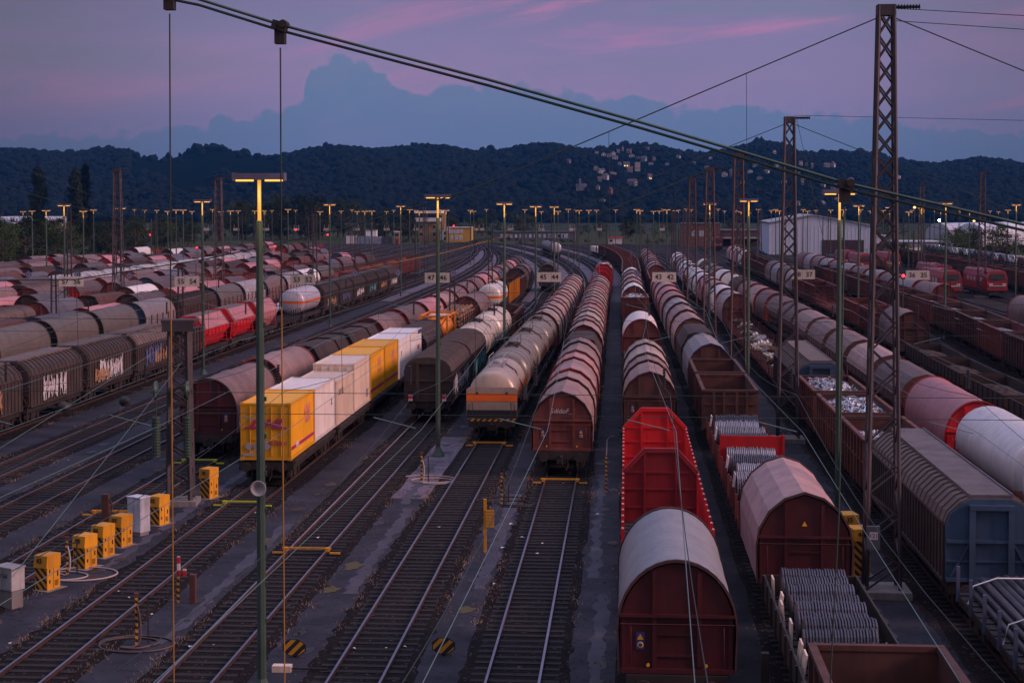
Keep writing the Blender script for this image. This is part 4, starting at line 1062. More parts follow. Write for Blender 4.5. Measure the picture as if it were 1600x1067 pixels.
text_mesh('lettering', 'TIMOC', .42, MAGEN, c8, (xs,1.2,1.45), (R(90),0,R(90)), bold=.01)
# orange tank container: barrel in a frame
t = empty('tank_container', (X('C',146.5),146.5,1.43), HD('C',146.5), 'bright orange tank container in an open frame', 'container')
b = MB(); r_ = 1.1; pr = [(0,-2.85)]+[(r_*math.sin(a),-2.85+.3*(1-math.cos(a))) for a in (.4,.8,1.2,1.57)]+[(r_,2.5),(r_*.8,2.75),(0,2.85)]
b.lathe(pr,'y',(0,0,1.3),22); b.build('barrel', ORANP, t)
f = MB()
for s in (-1,1):
    for x in (-1.2,1.2): f.bar((x,s*2.95,0),(x,s*2.95,2.6),.16)
    f.bar((-1.2,s*2.95,2.55),(1.2,s*2.95,2.55),.16); f.bar((-1.2,s*2.95,.1),(1.2,s*2.95,.1),.16)
    for x in (-1,1): f.bar((x*1.2,s*2.95,.1),(x*.5,s*2.95,1.3),.12); f.bar((x*1.2,s*2.95,2.5),(x*.5,s*2.95,1.5),.12)
for x in (-1.2,1.2): f.bar((x,-2.95,.1),(x,2.95,.1),.14); f.bar((x,-2.95,2.55),(x,2.95,2.55),.10)
f.build('frame', ORANP, t)
k = MB(); k.box(-.8,.8,-2.4,2.4,2.42,2.46); k.build('walkway', CREAM, t)
# logs
lr2 = random.Random(3); LOGP = []
for i in range(3):
    k = MB(); r_ = (.15,.19,.23)[i]; k.tube([(0,-1.9,0),(.02,0,.01),(0,1.9,0)], [r_,r_*.95,r_*.9], 9); lo = k.build('log', LOGB)
    for s in (-1,1): q = MB(); q.lathe([(0,s*1.9),(r_*.93,s*1.9),(r_*.93,s*1.915),(0,s*1.915)],'y',(0,0,0),9); q.build('cut_end', LOGE, lo)
    LOGP.append(lo); PROTO.append(lo)
for sec in range(3):
    for lv in range(6):
        for j in range(6 - lv % 2):
            y = 156.3+sec*4.4+lr2.uniform(-.15,.15); o = copy_tree(LOGP[lr2.randrange(3)])
            o.location = (X('C',y)-1.1+j*.43+(lv % 2)*.21, y, 1.62+lv*.38); o.rotation_euler = (0,0,HD('C',y)+lr2.uniform(-.02,.02))
            tag(o, 'sawn brown log stacked on the stake wagon behind the orange tank', 'log', 'logs on the stake wagon')
# wire coils on the near flat wagon: eleven rows of corrugated rolls across the deck
def coilroll(w, r, n, m, seed):
    q = random.Random(seed); k = MB(); pr = [(0,-w/2),(r*.5,-w/2)]
    for i in range(n):
        a = -w/2+w*i/n; st = w/n; rr_ = r*q.uniform(.93,1.05)
        pr += [(r*.86,a),(rr_,a+st*.25),(rr_,a+st*.7),(r*.86,a+st*.98)]
    pr += [(r*.5,w/2),(0,w/2)]; k.lathe(pr,'x',(0,0,0),18,False); return k
COILM = mat('wire_coil_metal', (.10,.10,.13), .45, .5, var=.25, streak=False); COILB = mat('bright_coil_metal', (.34,.33,.37), .4, .5, var=.2, streak=False)
for i in range(11):
    y = 51.2-i*1.06; k = coilroll(1.95, .40, 24, COILM, i).build('wire_coil', COILM)
    k.location = (X('Q',y)-.05+lr2.uniform(-.08,.08), y, 2.02+lr2.uniform(-.08,.10)); k.rotation_euler = (0,lr2.uniform(-.03,.03),lr2.uniform(-.07,.07))
    tag(k, 'ribbed roll of grey wire lying across the coil wagon, %s from its far end' % ORD[i], 'wire coil', 'wire coils on the near flat wagon')
    if i in (1,3,4,6,8,9):
        p = MB(); p.cbox((0,0,0),(.05,.62,.95), Matrix.Rotation(lr2.uniform(-.2,.2),3,'Y')); p = p.build('packing_board', CREAM); p.location = (X('Q',y)-1.28,y+.2,1.85)
        tag(p, 'pale packing board propped beside the %s wire roll' % ORD[i], 'board', 'packing boards beside the wire rolls')
for i in range(10):
    y = 87.5-i*2.35; k = coilroll(2.2, .62, 26, COILB, 30+i).build('steel_coil', COILB if i % 3 else COILM)
    k.location = (X('Q',y)+lr2.uniform(-.1,.1), y, 1.98); tag(k, 'pale ribbed steel coil on the stake wagon, %s from the brown gondola' % ORD[i], 'steel coil', 'steel coils behind the crimson hood')
    if i % 2 == 0:
        p = MB(); p.cbox((0,0,0),(.04,.9,1.1), Matrix.Rotation(.12,3,'Y')); p = p.build('wrapping_sheet', WHITEP); p.location = (X('Q',y)-1.3,y,2.0); tag(p, 'white wrapping sheet hanging at the side of the %s steel coil' % ORD[i], 'sheet', 'wrapping sheets on the steel coils')
k = MB(); k.box(-1.42,1.42,-.05,.05,0,1.7); k.box(-1.46,-1.36,-.09,.09,0,1.75); k.box(1.36,1.46,-.09,.09,0,1.75); k = k.build('stanchion_wall', REDP); k.location = (X('Q',76), 75.9, 1.4)
tag(k, 'red partition standing between the two steel coil wagons', 'partition')
# pipes on the blue stake wagon
PIPEM = mat('pipe_steel', (.10,.11,.14), .35, .6, var=.3, streak=False)
for i in range(26):
    lv = 0 if i < 9 else (1 if i < 17 else 2); j = i - (0,9,17)[lv]
    k = MB(); r_ = .11; k.tube([(0,-7.2,0),(0,7.2,0)], r_, 8, caps=False); k.tube([(0,7.2,0),(0,-7.2,0)], r_*.85, 8, caps=False)
    k = k.build('steel_pipe', PIPEM); y = 45.0+lr2.uniform(-.4,.4)
    k.location = (X('S',y)-1.0+j*.26+lv*.13+lr2.uniform(-.02,.02), y, 1.52+lv*.21); k.rotation_euler = (0,0,lr2.uniform(-.004,.004))
    tag(k, 'long grey steel pipe in the bundle on the blue stake wagon', 'pipe', 'steel pipes on the blue stake wagon')
for y in (43.0, 46.5, 51.2):
    k = MB(); k.tube([(X('S',y)-1.35,y,1.4),(X('S',y)-1.2,y,1.95),(X('S',y)-.5,y,2.2),(X('S',y)+.5,y,2.2),(X('S',y)+1.2,y,1.95),(X('S',y)+1.35,y,1.4)], .03, 5)
    tag(k.build('tie_strap', WHITEP), 'white strap over the steel pipes, %s' % {43.0:'nearest the camera',46.5:'the middle one',51.2:'nearest the blue wagon end'}[y], 'strap')
# scrap heaps: uncountable bits, one heap in each gondola
def heap(track, y0, y1, z, label, m=SCRAP, m2=SCRAPW, n=420, w=1.2, peak=.45, sz=1.):
    q = random.Random(int(y0*7)); k = MB(); L = y1-y0
    vs = []; fs = []; nx, ny = 9, 16
    for a in range(ny):
        for b in range(nx):
            u, v = b/(nx-1)*2-1, a/(ny-1)*2-1
            vs.append((u*(w+.15), y0+L*a/(ny-1), z-.25+peak*(1-u*u)*(1-.7*v*v)*q.uniform(.6,1.1)))
    for a in range(ny-1):
        for b in range(nx-1): i = a*nx+b; fs.append((i,i+1,i+nx+1,i+nx))
    k.add([(x+X(track,y0+L/2), y, zz) for x,y,zz in vs], fs)
    for i in range(n):
        u, v = q.uniform(-1,1), q.uniform(-.97,.97)
        c = (X(track,y0+L/2)+u*w, (y0+y1)/2+v*L/2*.93, z-.2+peak*(1-u*u)*(1-.7*v*v)+q.uniform(0,.22))
        m_ = Matrix.Rotation(q.uniform(0,6.3),3,'Z') @ Matrix.Rotation(q.uniform(-.9,.9),3,'X') @ Matrix.Rotation(q.uniform(-.9,.9),3,'Y')
        if q.random() < .15:
            rr_ = q.uniform(.12,.3)*sz; pts = [Vector(c)+m_ @ Vector((rr_*math.cos(t_), rr_*math.sin(t_), t_*.03)) for t_ in [j*.7 for j in range(8)]]; k.tube(pts, .02*sz, 4, False)
        else: k.cbox(c, (q.uniform(.03,.16)*sz, q.uniform(.15,.75)*sz, q.uniform(.015,.06)*sz), m_)
    me = k.mesh('scrap_heap', [m, m2, mat('scrap_dull', (.16,.15,.17), .5, .6, streak=False)])
    qq = random.Random(4); idx = []
    for f in range(len(me.polygons)):
        if f % 6 == 0: cur = 2 if qq.random() < .45 else (0 if qq.random() < .6 else 1)
        idx.append(2 if f < len(fs) else cur)
    me.polygons.foreach_set('material_index', idx)
    o = bpy.data.objects.new('scrap_heap', me); COL.objects.link(o); return tag(o, label, 'scrap metal', kind='stuff')
for i, w in enumerate(SG):
    y = w.location.y; heap('S', y-4.1, y+4.1, 2.88+(.12 if i else -.35), 'heap of shiny scrap metal in the %s gondola of the mast-side row' % ORD[i], n=900 if i else 380)
heap('P', 184.8, 192.2, 3.1, 'scrap metal heaped in the red-brown gondola behind the white hood', n=250)
GRAV = noise_mat('gravel_load', (.045,.032,.03), (.08,.055,.05), .9, None, bump=1., bsc=8); GREYL = noise_mat('grey_load', (.13,.13,.15), (.20,.20,.23), .6, (.28,.29,.34), 2., bump=1., bsc=5)
for i, w in enumerate(UG): heap('U', w.location.y-5.6, w.location.y+5.6, 1.75, 'brown gravel load in the %s low-sided wagon' % ORD[i], GRAV, GRAV, 0)['category'] = 'gravel'
for i, w in enumerate(VG[:8]):
    L = 6.1; o = heap('V', w.location.y-L, w.location.y+L, 3.0, 'pale grey load in the %s gondola of the long right row' % ORD[i], GREYL, GREYL, 0, peak=.35)
    o['category'] = 'load'
for o in [o for o in COL.objects if o.name.startswith('scrap_heap') and o['category'] in ('gravel','load')]:
    o.name = 'gravel_load' if o['category'] == 'gravel' else 'grey_load'
    o.data.materials.clear(); o.data.materials.append(GRAV if o['category'] == 'gravel' else GREYL)
    o.data.polygons.foreach_set('material_index', [0]*len(o.data.polygons))
# timber and pallets on the rusty flats
for i in range(34):
    y = 119.5+lr2.uniform(0, 53); k = MB(); L = lr2.uniform(1.5,3.4)
    for a in range(lr2.randint(2,5)): k.box(-.5+a*.24,-.33+a*.24,-L/2,L/2,0,.12+.1*(a % 2))
    for b in (-L*.4,0,L*.4): k.box(-.55,.65,b-.05,b+.05,-.1,0)
    k = k.build('timber_pallet', lr2.choice((CREAM, LOGB, GREYP))); k.location = (X('S',y)+lr2.uniform(-.6,.5), y, 1.55+lr2.choice((0,0,.35))); k.rotation_euler = (0,0,lr2.uniform(-.3,.3))
    tag(k, 'timber pallet lying on the rusty flats beyond the blue-ended wagon', 'pallet', 'timber pallets on the rusty flats')

# ------------------------------------------------------------------ locomotives and car carriers
LOCR = mat('loco_red', (.24,.015,.019), .4, 0, var=.12, damt=.25)
def loco(x, y, label):
    o = empty('electric_locomotive', (x,y,.2), 0, label, 'locomotive', 'red electric locomotives')
    L = 18.; pr = [(-1.48,1.0),(-1.5,2.9),(-1.25,3.75),(-.9,3.9),(.9,3.9),(1.25,3.75),(1.5,2.9),(1.48,1.0)]
    b = MB(); n = len(pr); vs = []; fs = []
    for yy, kx, cut in ((-L/2,.97,1),(-L/2+.55,1.,0),(L/2-.55,1.,0),(L/2,.97,1)):
        for px, pz in pr: vs.append((px*kx, yy + (0 if pz < 2.4 or not cut else (.45 if yy < 0 else -.45)*(pz-2.4)/1.5), pz))
    for j in range(3):
        for q in range(n): a = j*n+q; q2 = j*n+(q+1) % n; fs.append((a, q2, q2+n, a+n))
    fs += [tuple(range(n-1,-1,-1)), tuple(range(3*n,4*n))]; b.add(vs, fs); b.build('body', LOCR, o)
    w = MB(); w.add([(-1.1,-L/2-.0+.06,2.62),(1.1,-L/2+.06,2.62),(1.05,-L/2+.30,3.42),(-1.05,-L/2+.30,3.42)], [(0,1,2,3)])
    w.v = [(a,b_-.03,c) for a,b_,c in w.v]; w.build('windscreen', GLASS, o)
    k = MB(); k.box(-1.2,1.2,-L/2-.03,-L/2+.02,1.62,1.74); k.build('white_band', WHITEP, o)
    for s in (-1,1):
        k = MB(); k.box(s*.95-.26,s*.95+.26,-L/2-.05,-L/2,1.84,2.02); k.build('headlight', WHITEP, o)
        k = MB()
        for i in range(5): k.box(min(s*1.5,s*1.52),max(s*1.5,s*1.52),-5.5+i*2.4,-4.1+i*2.4,2.1,2.75)
        k.build('side_grille', GREYP, o)
    k = MB(); k.box(-1.45,1.45,-L/2+.1,L/2-.1,.55,1.0)
    for s in (-1,1):
        for q in (-1,1): k.cyl((q*.87,s*(L/2-.1),.85),(q*.87,s*(L/2+.5),.85),.12,8); k.cyl((q*.87,s*(L/2+.42),.85),(q*.87,s*(L/2+.5),.85),.24,10)
        k.box(-1.3,1.3,s*(L/2-.1)-.2,s*(L/2-.1)+.2,.3,.6)
    k.build('underframe', STEEL, o)
    for yy in (-5,5):
        k = MB(); k.box(-1.2,1.2,yy-1.9,yy+1.9,.3,.9)
        for a in (-1.3,1.3):
            for q in (-1,1): k.lathe([(0,q*.7),(.6,q*.7),(.6,q*.82),(0,q*.82)],'x',(0,yy+a,.6),12)
        k.build('bogie', STEEL, o)
        k = MB(); k.bar((-.7,yy,3.95),(-.5,yy+1.2,4.5),.06); k.bar((.7,yy,3.95),(.5,yy+1.2,4.5),.06); k.bar((-.8,yy,4.75),(.8,yy,4.75),.06); k.bar((-.5,yy+1.2,4.5),(-.7,yy,4.75),.05); k.bar((.5,yy+1.2,4.5),(.7,yy,4.75),.05); k.box(-.8,.8,yy-.7,yy+.7,3.9,3.98)
        k.build('pantograph', STEEL, o)
    return o
loco(47.6, 256, 'red locomotive with two windscreens, beside the 36 35 sign'); loco(54.4, 257, 'red locomotive nearest the right-hand edge'); loco(51.0, 280, 'red locomotive between and behind the two right-hand ones')
loco(47.6, 342, 'red locomotive facing the camera below the white hall'); loco(47.6, 364, 'red locomotive behind the one below the white hall'); loco(54.4, 352, 'red locomotive right of the white hall wagons'); loco(28, 520, 'red locomotive left of the white hall'); loco(34, 512, 'second red locomotive left of the white hall')
CARM = [flatm('car_' + n, c, .25) for n, c in (('white',(.65,.66,.7)),('black',(.02,.02,.025)),('silver',(.35,.36,.4)),('blue',(.03,.06,.14)))]
def mkcar(m):
    o = empty('car'); b = MB()
    pr = [(-2.1,.35),(-2.1,.8),(-1.9,.95),(-1.1,1.0),(-.6,1.42),(.9,1.46),(1.7,1.05),(2.1,.95),(2.12,.35)]
    b.add([(x,y,z) for x in (-.85,.85) for y,z in pr], [tuple(range(8,-1,-1)), tuple(range(9,18))]+[(i,(i+1) % 9,9+(i+1) % 9,9+i) for i in range(9)]); b.build('body', m, o)
    g_ = MB(); g_.add([(-.7,-1.1,1.03),(.7,-1.1,1.03),(.65,-.65,1.40),(-.65,-.65,1.40)], [(0,1,2,3)]); g_.v = [(a,c-.03,d+.02) for a,c,d in g_.v]; g_.build('windscreen', GLASS, o)
    for s in (-1,1): g_ = MB(); g_.box(min(s*.85,s*.86),max(s*.85,s*.86),-.5,.85,1.03,1.36); g_.build('side_window', GLASS, o)
    for y in (-1.3,1.3):
        for s in (-1,1): w = MB(); w.lathe([(0,s*.7),(.32,s*.7),(.32,s*.87),(0,s*.87)],'x',(0,y,.32),12); w.build('wheel', BLACK, o)
    PROTO.append(o); return o
CARP = [mkcar(m) for m in CARM]
for i in range(7):
    y = 230+i*26.; o = empty('car_carrier', (X('Z2',y),y,.2), HD('Z2',y), 'two-deck car carrier wagon, %s in its row by the right trees' % ORD[i], 'wagon', 'car carrier wagons')
    k = MB()
    for z in (1.0,2.9): k.box(-1.4,1.4,-12.6,12.6,z,z+.12)
    k.build('deck', STEEL, o); k = MB()
    for yy in (-12,-6,0,6,12):
        for s in (-1,1): k.bar((s*1.38,yy,1.1),(s*1.38,yy,2.95),.14); 
    k.build('post', STEEL, o); k = MB()
    for yy in (-9.5,9.5): k.box(-1,1,yy-1.8,yy+1.8,.1,.9)
    k.build('bogie', STEEL, o)
    for z in (1.12,3.02):
        for j in range(5):
            c = copy_tree(CARP[(i*5+j*2+int(z)) % 4 if (i+j) % 3 else 1]); c.location = (X('Z2',y), y-10+j*5, z+.2)
            tag(c, 'parked car carried on the two-deck wagons by the right-hand trees', 'car', 'cars on the car carriers')

# ------------------------------------------------------------------ yard lamps
def mk_lamp(lod, h=14.0):
    o = empty('lamp_post'); n = 8 if lod == 0 else 6
    k = MB(); k.lathe([(.0,0),(.20,0),(.20,.04),(.125,.05),(.115,h*.6),(.09,h-1.16),(.05,h-1.15),(.045,h-.1)],'z',(0,0,0),n,False)
    if lod == 0:
        k.lathe([(0,0),(.36,0),(.36,.03),(.19,.35),(.12,.5)],'z',(0,0,0),8,False)
        for i in range(int(h/1.1)): k.box(.115,.165,-.03,.03,2+i*1.0,2.12+i*1.0)
    k.build('pole', GREENM, o)
    k = MB(); k.box(-.66,.66,-.2,.2,h-.06,h+.11); k.box(-.70,-.66,-.21,.21,h-.09,h+.12); k.box(.66,.70,-.21,.21,h-.09,h+.12)
    k.build('lamp_head', mat('lamp_housing', (.13,.13,.22), .5, .0, streak=False), o)
    for s in (-1,1):
        k = MB(); k.box(min(s*.16,s*.62),max(s*.16,s*.62),-.07,.07,h-.105,h-.062); k.build('lamp_tube', LAMPE if lod == 0 else LAMPF, o)
    k = MB(); k.tube([(0,0,h-(1.15 if lod == 0 else .8)),(0,0,h-.07)], .050 if lod == 0 else .06, 8); k.build('tube_lit_neck', NECK, o)  # neck made to glow, in place of the tubes' light falling on it
    PROTO.append(o); return o
LP0, LP1 = mk_lamp(0), mk_lamp(1)
def lamp(u, y, v, label, group=None, proto=None):
    z = 13.5+(323-v)*y/2600; p = aty(u, v, y); o = copy_tree(proto or LP0)
    o.location = (p.x, y, z-14.1); o.rotation_euler = (0,0,random.uniform(-.05,.05)+.06)
    return tag(o, label, 'lamp post', group)
for u, y, v, lb in ((405,44,271,'tall green lamp post in front of the yellow containers'),(684,89,304,'green lamp post on the path between brown wagon and beige tank'),(788,137,316,'green lamp post beside the white tank with the pink stripe'),
    (837,186,321,'green lamp post behind the 45 44 sign'),(866,236,322,'thin lamp post just right of the 45 44 sign lamp'),(316,131.6,312,'green lamp post in front of the red hopper wagons'),(515,185.6,318,'green lamp post beside the dark graffiti wagons'),
    (626,248,321,'lamp post left of the signal tower'),(1312,70,297,'tall green lamp post at the right with both tubes lit'),(1170,122,311,'lamp post between the two tallest right lattice masts'),(1109,176,317,'lamp post beside the rusty masts right of the 43 42 sign'),
    (100,172,319,'lamp post above the 57 56 sign'),(188,205,324,'lamp post against the tall left lattice mast'),(72,260,328,'lamp post in front of the left poplars'),(130,275,329,'lamp post under the pair of poplars'),(1342,200,320,'lamp post close to the biggest lattice mast'),(1478,172,316,'lamp post in front of the round-ended white sheds'),(1588,250,319,'lamp post at the right edge above the bushes'),(1390,250,323,'lamp post right of the white hall'),(1440,300,324,'lamp post left of the white flood light')):
    o = lamp(u, y, v, lb)
    sl = bpy.data.lights.new('lamp_light', 'SPOT'); sl.energy = 260; sl.color = (1.,.45,.12); sl.spot_size = R(150); sl.spot_blend = .6; sl.shadow_soft_size = .25
    so_ = bpy.data.objects.new('lamp_light', sl); COL.objects.link(so_); so_.parent = o; so_.location = (0,-.3,13.8)
fr = random.Random(8)
for u in (36,50,146,210,226,245,262,275,286,300,332,345,360,372,398,413,425,450,462,500,533,550,558,570,581,604,615,640,650,655,667,690,697,735,740,760,820,846,872,888,900,905,920,932,962,995,1000,1021,1030,1036,1042,1055,1060,1072,1080,1122,1132,1150,1158,1185,1205,1212,1218,1255,1262,1275,1298,1318,1345,1360,1366,1380,1420,1425,1460,1470,1500,1515,1547,1560,1575):
    y = fr.uniform(300, 600); v = 323 + fr.uniform(3.2,7.2)
    lamp(u, y, v, 'small far-off lamp post glowing orange along the end of the yard', 'far lamp posts', LP1)
for u, y, v in ((1468,430,345),(1522,470,346),(1429,430,325)):
    p = aty(u, v, y); o = empty('flood_light', (p.x,y,0), 0, {1468:'dazzling white flood light over the white sheds',1522:'small white flood light right of the dazzling one',1429:'small white light left of the dazzling one'}[u], 'flood light')
    MB().cyl((0,0,0),(0,0,p.z),.1,6).build('pole', GALV, o)
    MB().lathe([(0,0),(.3,.1),(.38,.35),(.2,.6),(0,.65)],'z',(0,0,p.z-.2),10).build('lamp_globe', WHITEL if u == 1468 else WARMW, o)
for u, v, y, lb in ((235,367,400,'red signal light above the left rows'),(308,387,330,'low red signal light right of the silver tanks'),(462,359,420,'red signal light under the far left signs'),(430,385,350,'red signal light by the white wagon end'),(512,367,520,'red signal light left of the container sheds'),(1242,396,300,'red signal light beside the tall right mast'),(1411,431,175,'red signal light just left of the 36 35 sign'),(709,353,600,'red light on the roof left of the yellow building')):
    p = aty(u, v, y); o = empty('signal', (p.x,y,0), 0, lb, 'signal')
    MB().cyl((0,0,0),(0,0,p.z),.06,6).build('pole', GALV, o); MB().box(-.2,.2,-.12,.12,p.z-.35,p.z+.35).build('signal_head', BLACK, o)
    r_ = .13+y*.0003; MB().lathe([(0,-.16),(r_,-.15),(r_,-.12)],'y',(0,0,p.z),10).build('lens', REDL, o)

# ------------------------------------------------------------------ lattice masts, poles, spans and wires
def lattice(name, x, y, h, wb, wt, label, m, arms=True, group=None, rz=0., foot=True, step=.85, leg=.098):
    o = empty(name, (x,y,0), rz, label, 'mast', group)
    k = MB(); n = max(6, int(h/step))
    def c(sx, sy, z): w = wb+(wt-wb)*z/h; return (sx*w/2, sy*w/2*.8, z)
    for sx in (-1,1):
        for sy in (-1,1): k.bar(c(sx,sy,.2), c(sx,sy,h), leg)
    k.build('corner_posts', m, o); k = MB()
    for i in range(n):
        z0 = .3+(h-.5)*i/n; z1 = .3+(h-.5)*(i+1)/n
        for sy in (-1,1):
            a, b = (c(-1,sy,z0), c(1,sy,z1)) if (i % 2 == 0) else (c(1,sy,z0), c(-1,sy,z1))
            k.bar(a, b, leg*.6)
            if n > 12 and i > n*.55:
                a2, b2 = (c(1,sy,z0), c(-1,sy,z1)) if (i % 2 == 0) else (c(-1,sy,z0), c(1,sy,z1)); k.bar(a2, b2, leg*.6)
        for sx in (-1,1):
            a, b = (c(sx,-1,z0), c(sx,1,z1)) if (i % 2) else (c(sx,1,z0), c(sx,-1,z1)); k.bar(a, b, leg*.6)
    k.build('bracing', m, o)
    if foot: MB().box(-wb*.8,wb*.8,-wb*.75,wb*.75,-.1,.28).build('concrete_foot', CONC, o)
    if arms:
        k = MB(); k.box(-wt/2-.06,wt/2+.06,-wt/2,wt/2,h-.35,h+.02)
        k.build('mast_cap', m, o)
        for s in ((1,) if arms == 1 else (-1,1)):
            k = MB(); pr = []
            for i in range(9): pr += [(.05,i*.1),(.105,i*.1+.03),(.05,i*.1+.06)]
            k.lathe([(q,s*(wt/2+.05+t_)) for q,t_ in pr],'x',(0,0,h-.05),8,False); k.build('insulator', BLACK, o)
    return o
M1 = lattice('lattice_mast', 8.9, 58.2, 20.4, 1.15, .50, 'tallest lattice mast standing right of the red canopy wagon', GALV, 1)
M2 = lattice('lattice_mast', 9.3, 96, 18.6, 1.15, .5, 'second tallest lattice mast, left of the tallest', GALV, 1)
lattice('lattice_mast', 8.5, 127, 17.5, 1.15, .6, 'rusty lattice mast, third counting back from the tallest', RUSTL, 1); lattice('lattice_mast', 7.5, 150, 17.0, 1.15, .6, 'rusty lattice mast, fourth counting back from the tallest', RUSTL, 1)
lattice('lattice_mast', 7.2, 182, 16.6, 1.1, .6, 'slim lattice mast behind the row of rusty masts', RUSTL, 1)
lattice('lattice_mast', -60.2, 194, 18.0, 1.3, .7, 'tall dark lattice mast on the left above the hooded rows', GALV, 1); lattice('lattice_mast', -52.0, 210, 17.2, 1.3, .7, 'lattice mast rising from behind the 55 54 sign', GALV, 1)
lattice('lattice_mast', 52.5, 250, 18.6, 1.2, .6, 'lattice mast with cross arms at far right', GALV, 2); lattice('lattice_mast', 52.4, 300, 17.5, 1.2, .6, 'lattice mast with cross arms left of the far-right one', GALV, 2)
lattice('lattice_mast', 26.2, 330, 13, 1.1, .6, 'lattice mast in front of the left half of the white hall', GALV, 0); lattice('lattice_mast', -68, 560, 13.5, 1.3, .8, 'lattice mast directly beside the signal tower', GALV, 0)
# short anchor mast with balance weights, left of the containers
sm = lattice('anchor_mast', -20.1, 73.8, 8.3, 1.0, .78, 'short grey anchor mast with green balance weights left of the containers', GALV, 0, rz=.1, leg=.16, step=.62)
k = MB(); k.box(-.75,.75,-.5,.5,8.28,8.42); k.box(-.7,.7,-.56,-.50,7.9,8.4); k.build('head_beam', GALV, sm)
for x in (-.95,.45):
    k = MB()
    for i in range(14): k.lathe([(0,i*.13),(.19,i*.13),(.19,i*.13+.10),(0,i*.13+.10)],'z',(x,-.75,2.3),10,False)
    k.cyl((x,-.75,4.0),(x,-.75,5.4),.03,6); k.build('balance_weight', GREENM, sm)
    k = MB(); k.lathe([(0,-.05),(.42,-.05),(.42,.05),(0,.05)],'x',(x,-.75,5.3),14); k.lathe([(0,-.09),(.2,-.09),(.2,.09),(0,.09)],'x',(x,-.75,5.3),12); k.build('pulley', GREENM, sm)
def pole(x, y, h, label, group, m=GALV, dbl=False):
    o = empty('catenary_pole', (x,y,0), 0, label, 'pole', group); k = MB()
    if dbl:
        for s in (-.28,.28): k.bar((s,0,0),(s*.7,0,h),.14)
        for i in range(int(h/1.4)): k.bar((-.27,0,.6+i*1.4),(.27,0,.6+i*1.4),.08)
    else: k.bar((0,0,0),(0,0,h),.2)
    k.build('shaft', m, o)
    k = MB(); k.bar((0,0,h-1.0),(1.9,0,h-.7),.06); k.bar((0,0,h-2.2),(1.9,0,h-.75),.05); k.build('bracket_arm', m, o); return o
pr_ = random.Random(21)
for u in (225,232,366,372,392,478,487,545,552,560,648,654,662,668,700,742,815,822,862,897,902,948,995,1001,1012,1030,1052,1060,1075,1090,1150,1225,1282,1290,1355,1405,1420,1445,1540,1562):
    y = pr_.uniform(290, 560); pole((u-978)/2600*y, y, pr_.uniform(8.5,12.2), 'thin distant catenary pole standing among the far tracks', 'distant catenary poles', pr_.choice((GALV,GALV,RUSTL)))
for u, y, h, lb in ((92,190,13.4,'double pole left of the 57 56 lamp'),(66,150,7.2,'short double post among the far-left hoods'),(166,235,9.5,'short double post left of the tall left mast'),(272,150,8.0,'double post just left of the 55 54 sign'),(766,200,9.6,'double post beside the orange-lit cable'),(706,150,7.6,'grey double post behind the long hooded row'),(488,200,12.6,'double post beside the dark graffiti wagons'),(1070,200,13.5,'double post left of the far rusty masts'),(1052,215,13.0,'double post behind the 43 42 sign')):
    pole((u-978)/2600*y, y, h, lb, None, GALV, True)
def wire(name, pts, r, m, label, cat='wire', group=None, n=5): return tag(MB().tube(pts, r, n).build(name, m), label, cat, group)
def insul(x, y, z, L, label):
    k = MB(); n = int(L/.09); pr = []
    for i in range(n): pr += [(.035,-i*.09),(.085,-i*.09-.03),(.035,-i*.09-.055)]
    k.lathe(pr,'z',(0,0,0),8,False); o = k.build('insulator', BLACK); o.location = (x,y,z); return tag(o, label, 'insulator', 'insulators on the span wires')
# thick double head-span cable close to the camera
YS = 18.
pts = [aty(u, v, YS) for u, v in ((-500,-165),(310,-1),(438,39),(600,82),(760,124),(1000,191),(1160,238),(1320,286),(1460,318),(1600,351),(2300,470))]
hs = wire('head_span_cable', pts, .017, GREENM, 'thick green double cable slanting across the whole picture', 'cable')
o = MB().tube([p+Vector((0,.02,-.062)) for p in pts], .017, 6).build('second_strand', GREENM, hs)
for u, v, vm, lb in ((265,-14,470,'hanger cable at far left, yellowish lower down'),(438,39,480,'hanger cable beside the near lamp, yellowish lower down'),(1320,286,800,'hanger cable in front of the right lamp post')):
    p = aty(u, v, YS); hg = empty('hanger', tuple(p), 0, lb, 'hanger')
    e1 = aty(u+(2 if u < 1000 else -9), vm, YS)-p; e2 = aty(u+(7 if u < 1000 else -24), 1090, YS)-p
    k = MB(); k.tube([(0,0,-.25), tuple(e1)], .009, 5); k.build('upper_wire', WIRE if u < 1000 else GREENM, hg)
    k = MB(); k.tube([tuple(e1), tuple(e2)],   .0085 if u < 1000 else .009, 5); k.build('lower_wire', WIREY if u < 1000 else GREENM, hg)  # left hangers: lamp light painted into the lower wire as yellow
    k = MB(); k.cbox((0,-.03,-.02),(.16,.13,.10), Matrix.Rotation(.28,3,'Y')); k.cyl((.05,-.12,.0),(.05,.06,.0),.045,8); k.box(-.055,.055,-.06,.06,-.21,-.05); k.cyl((-.05,-.11,-.03),(-.05,.05,-.03),.03,8)
    k.build('clamp', BLACK, hg)
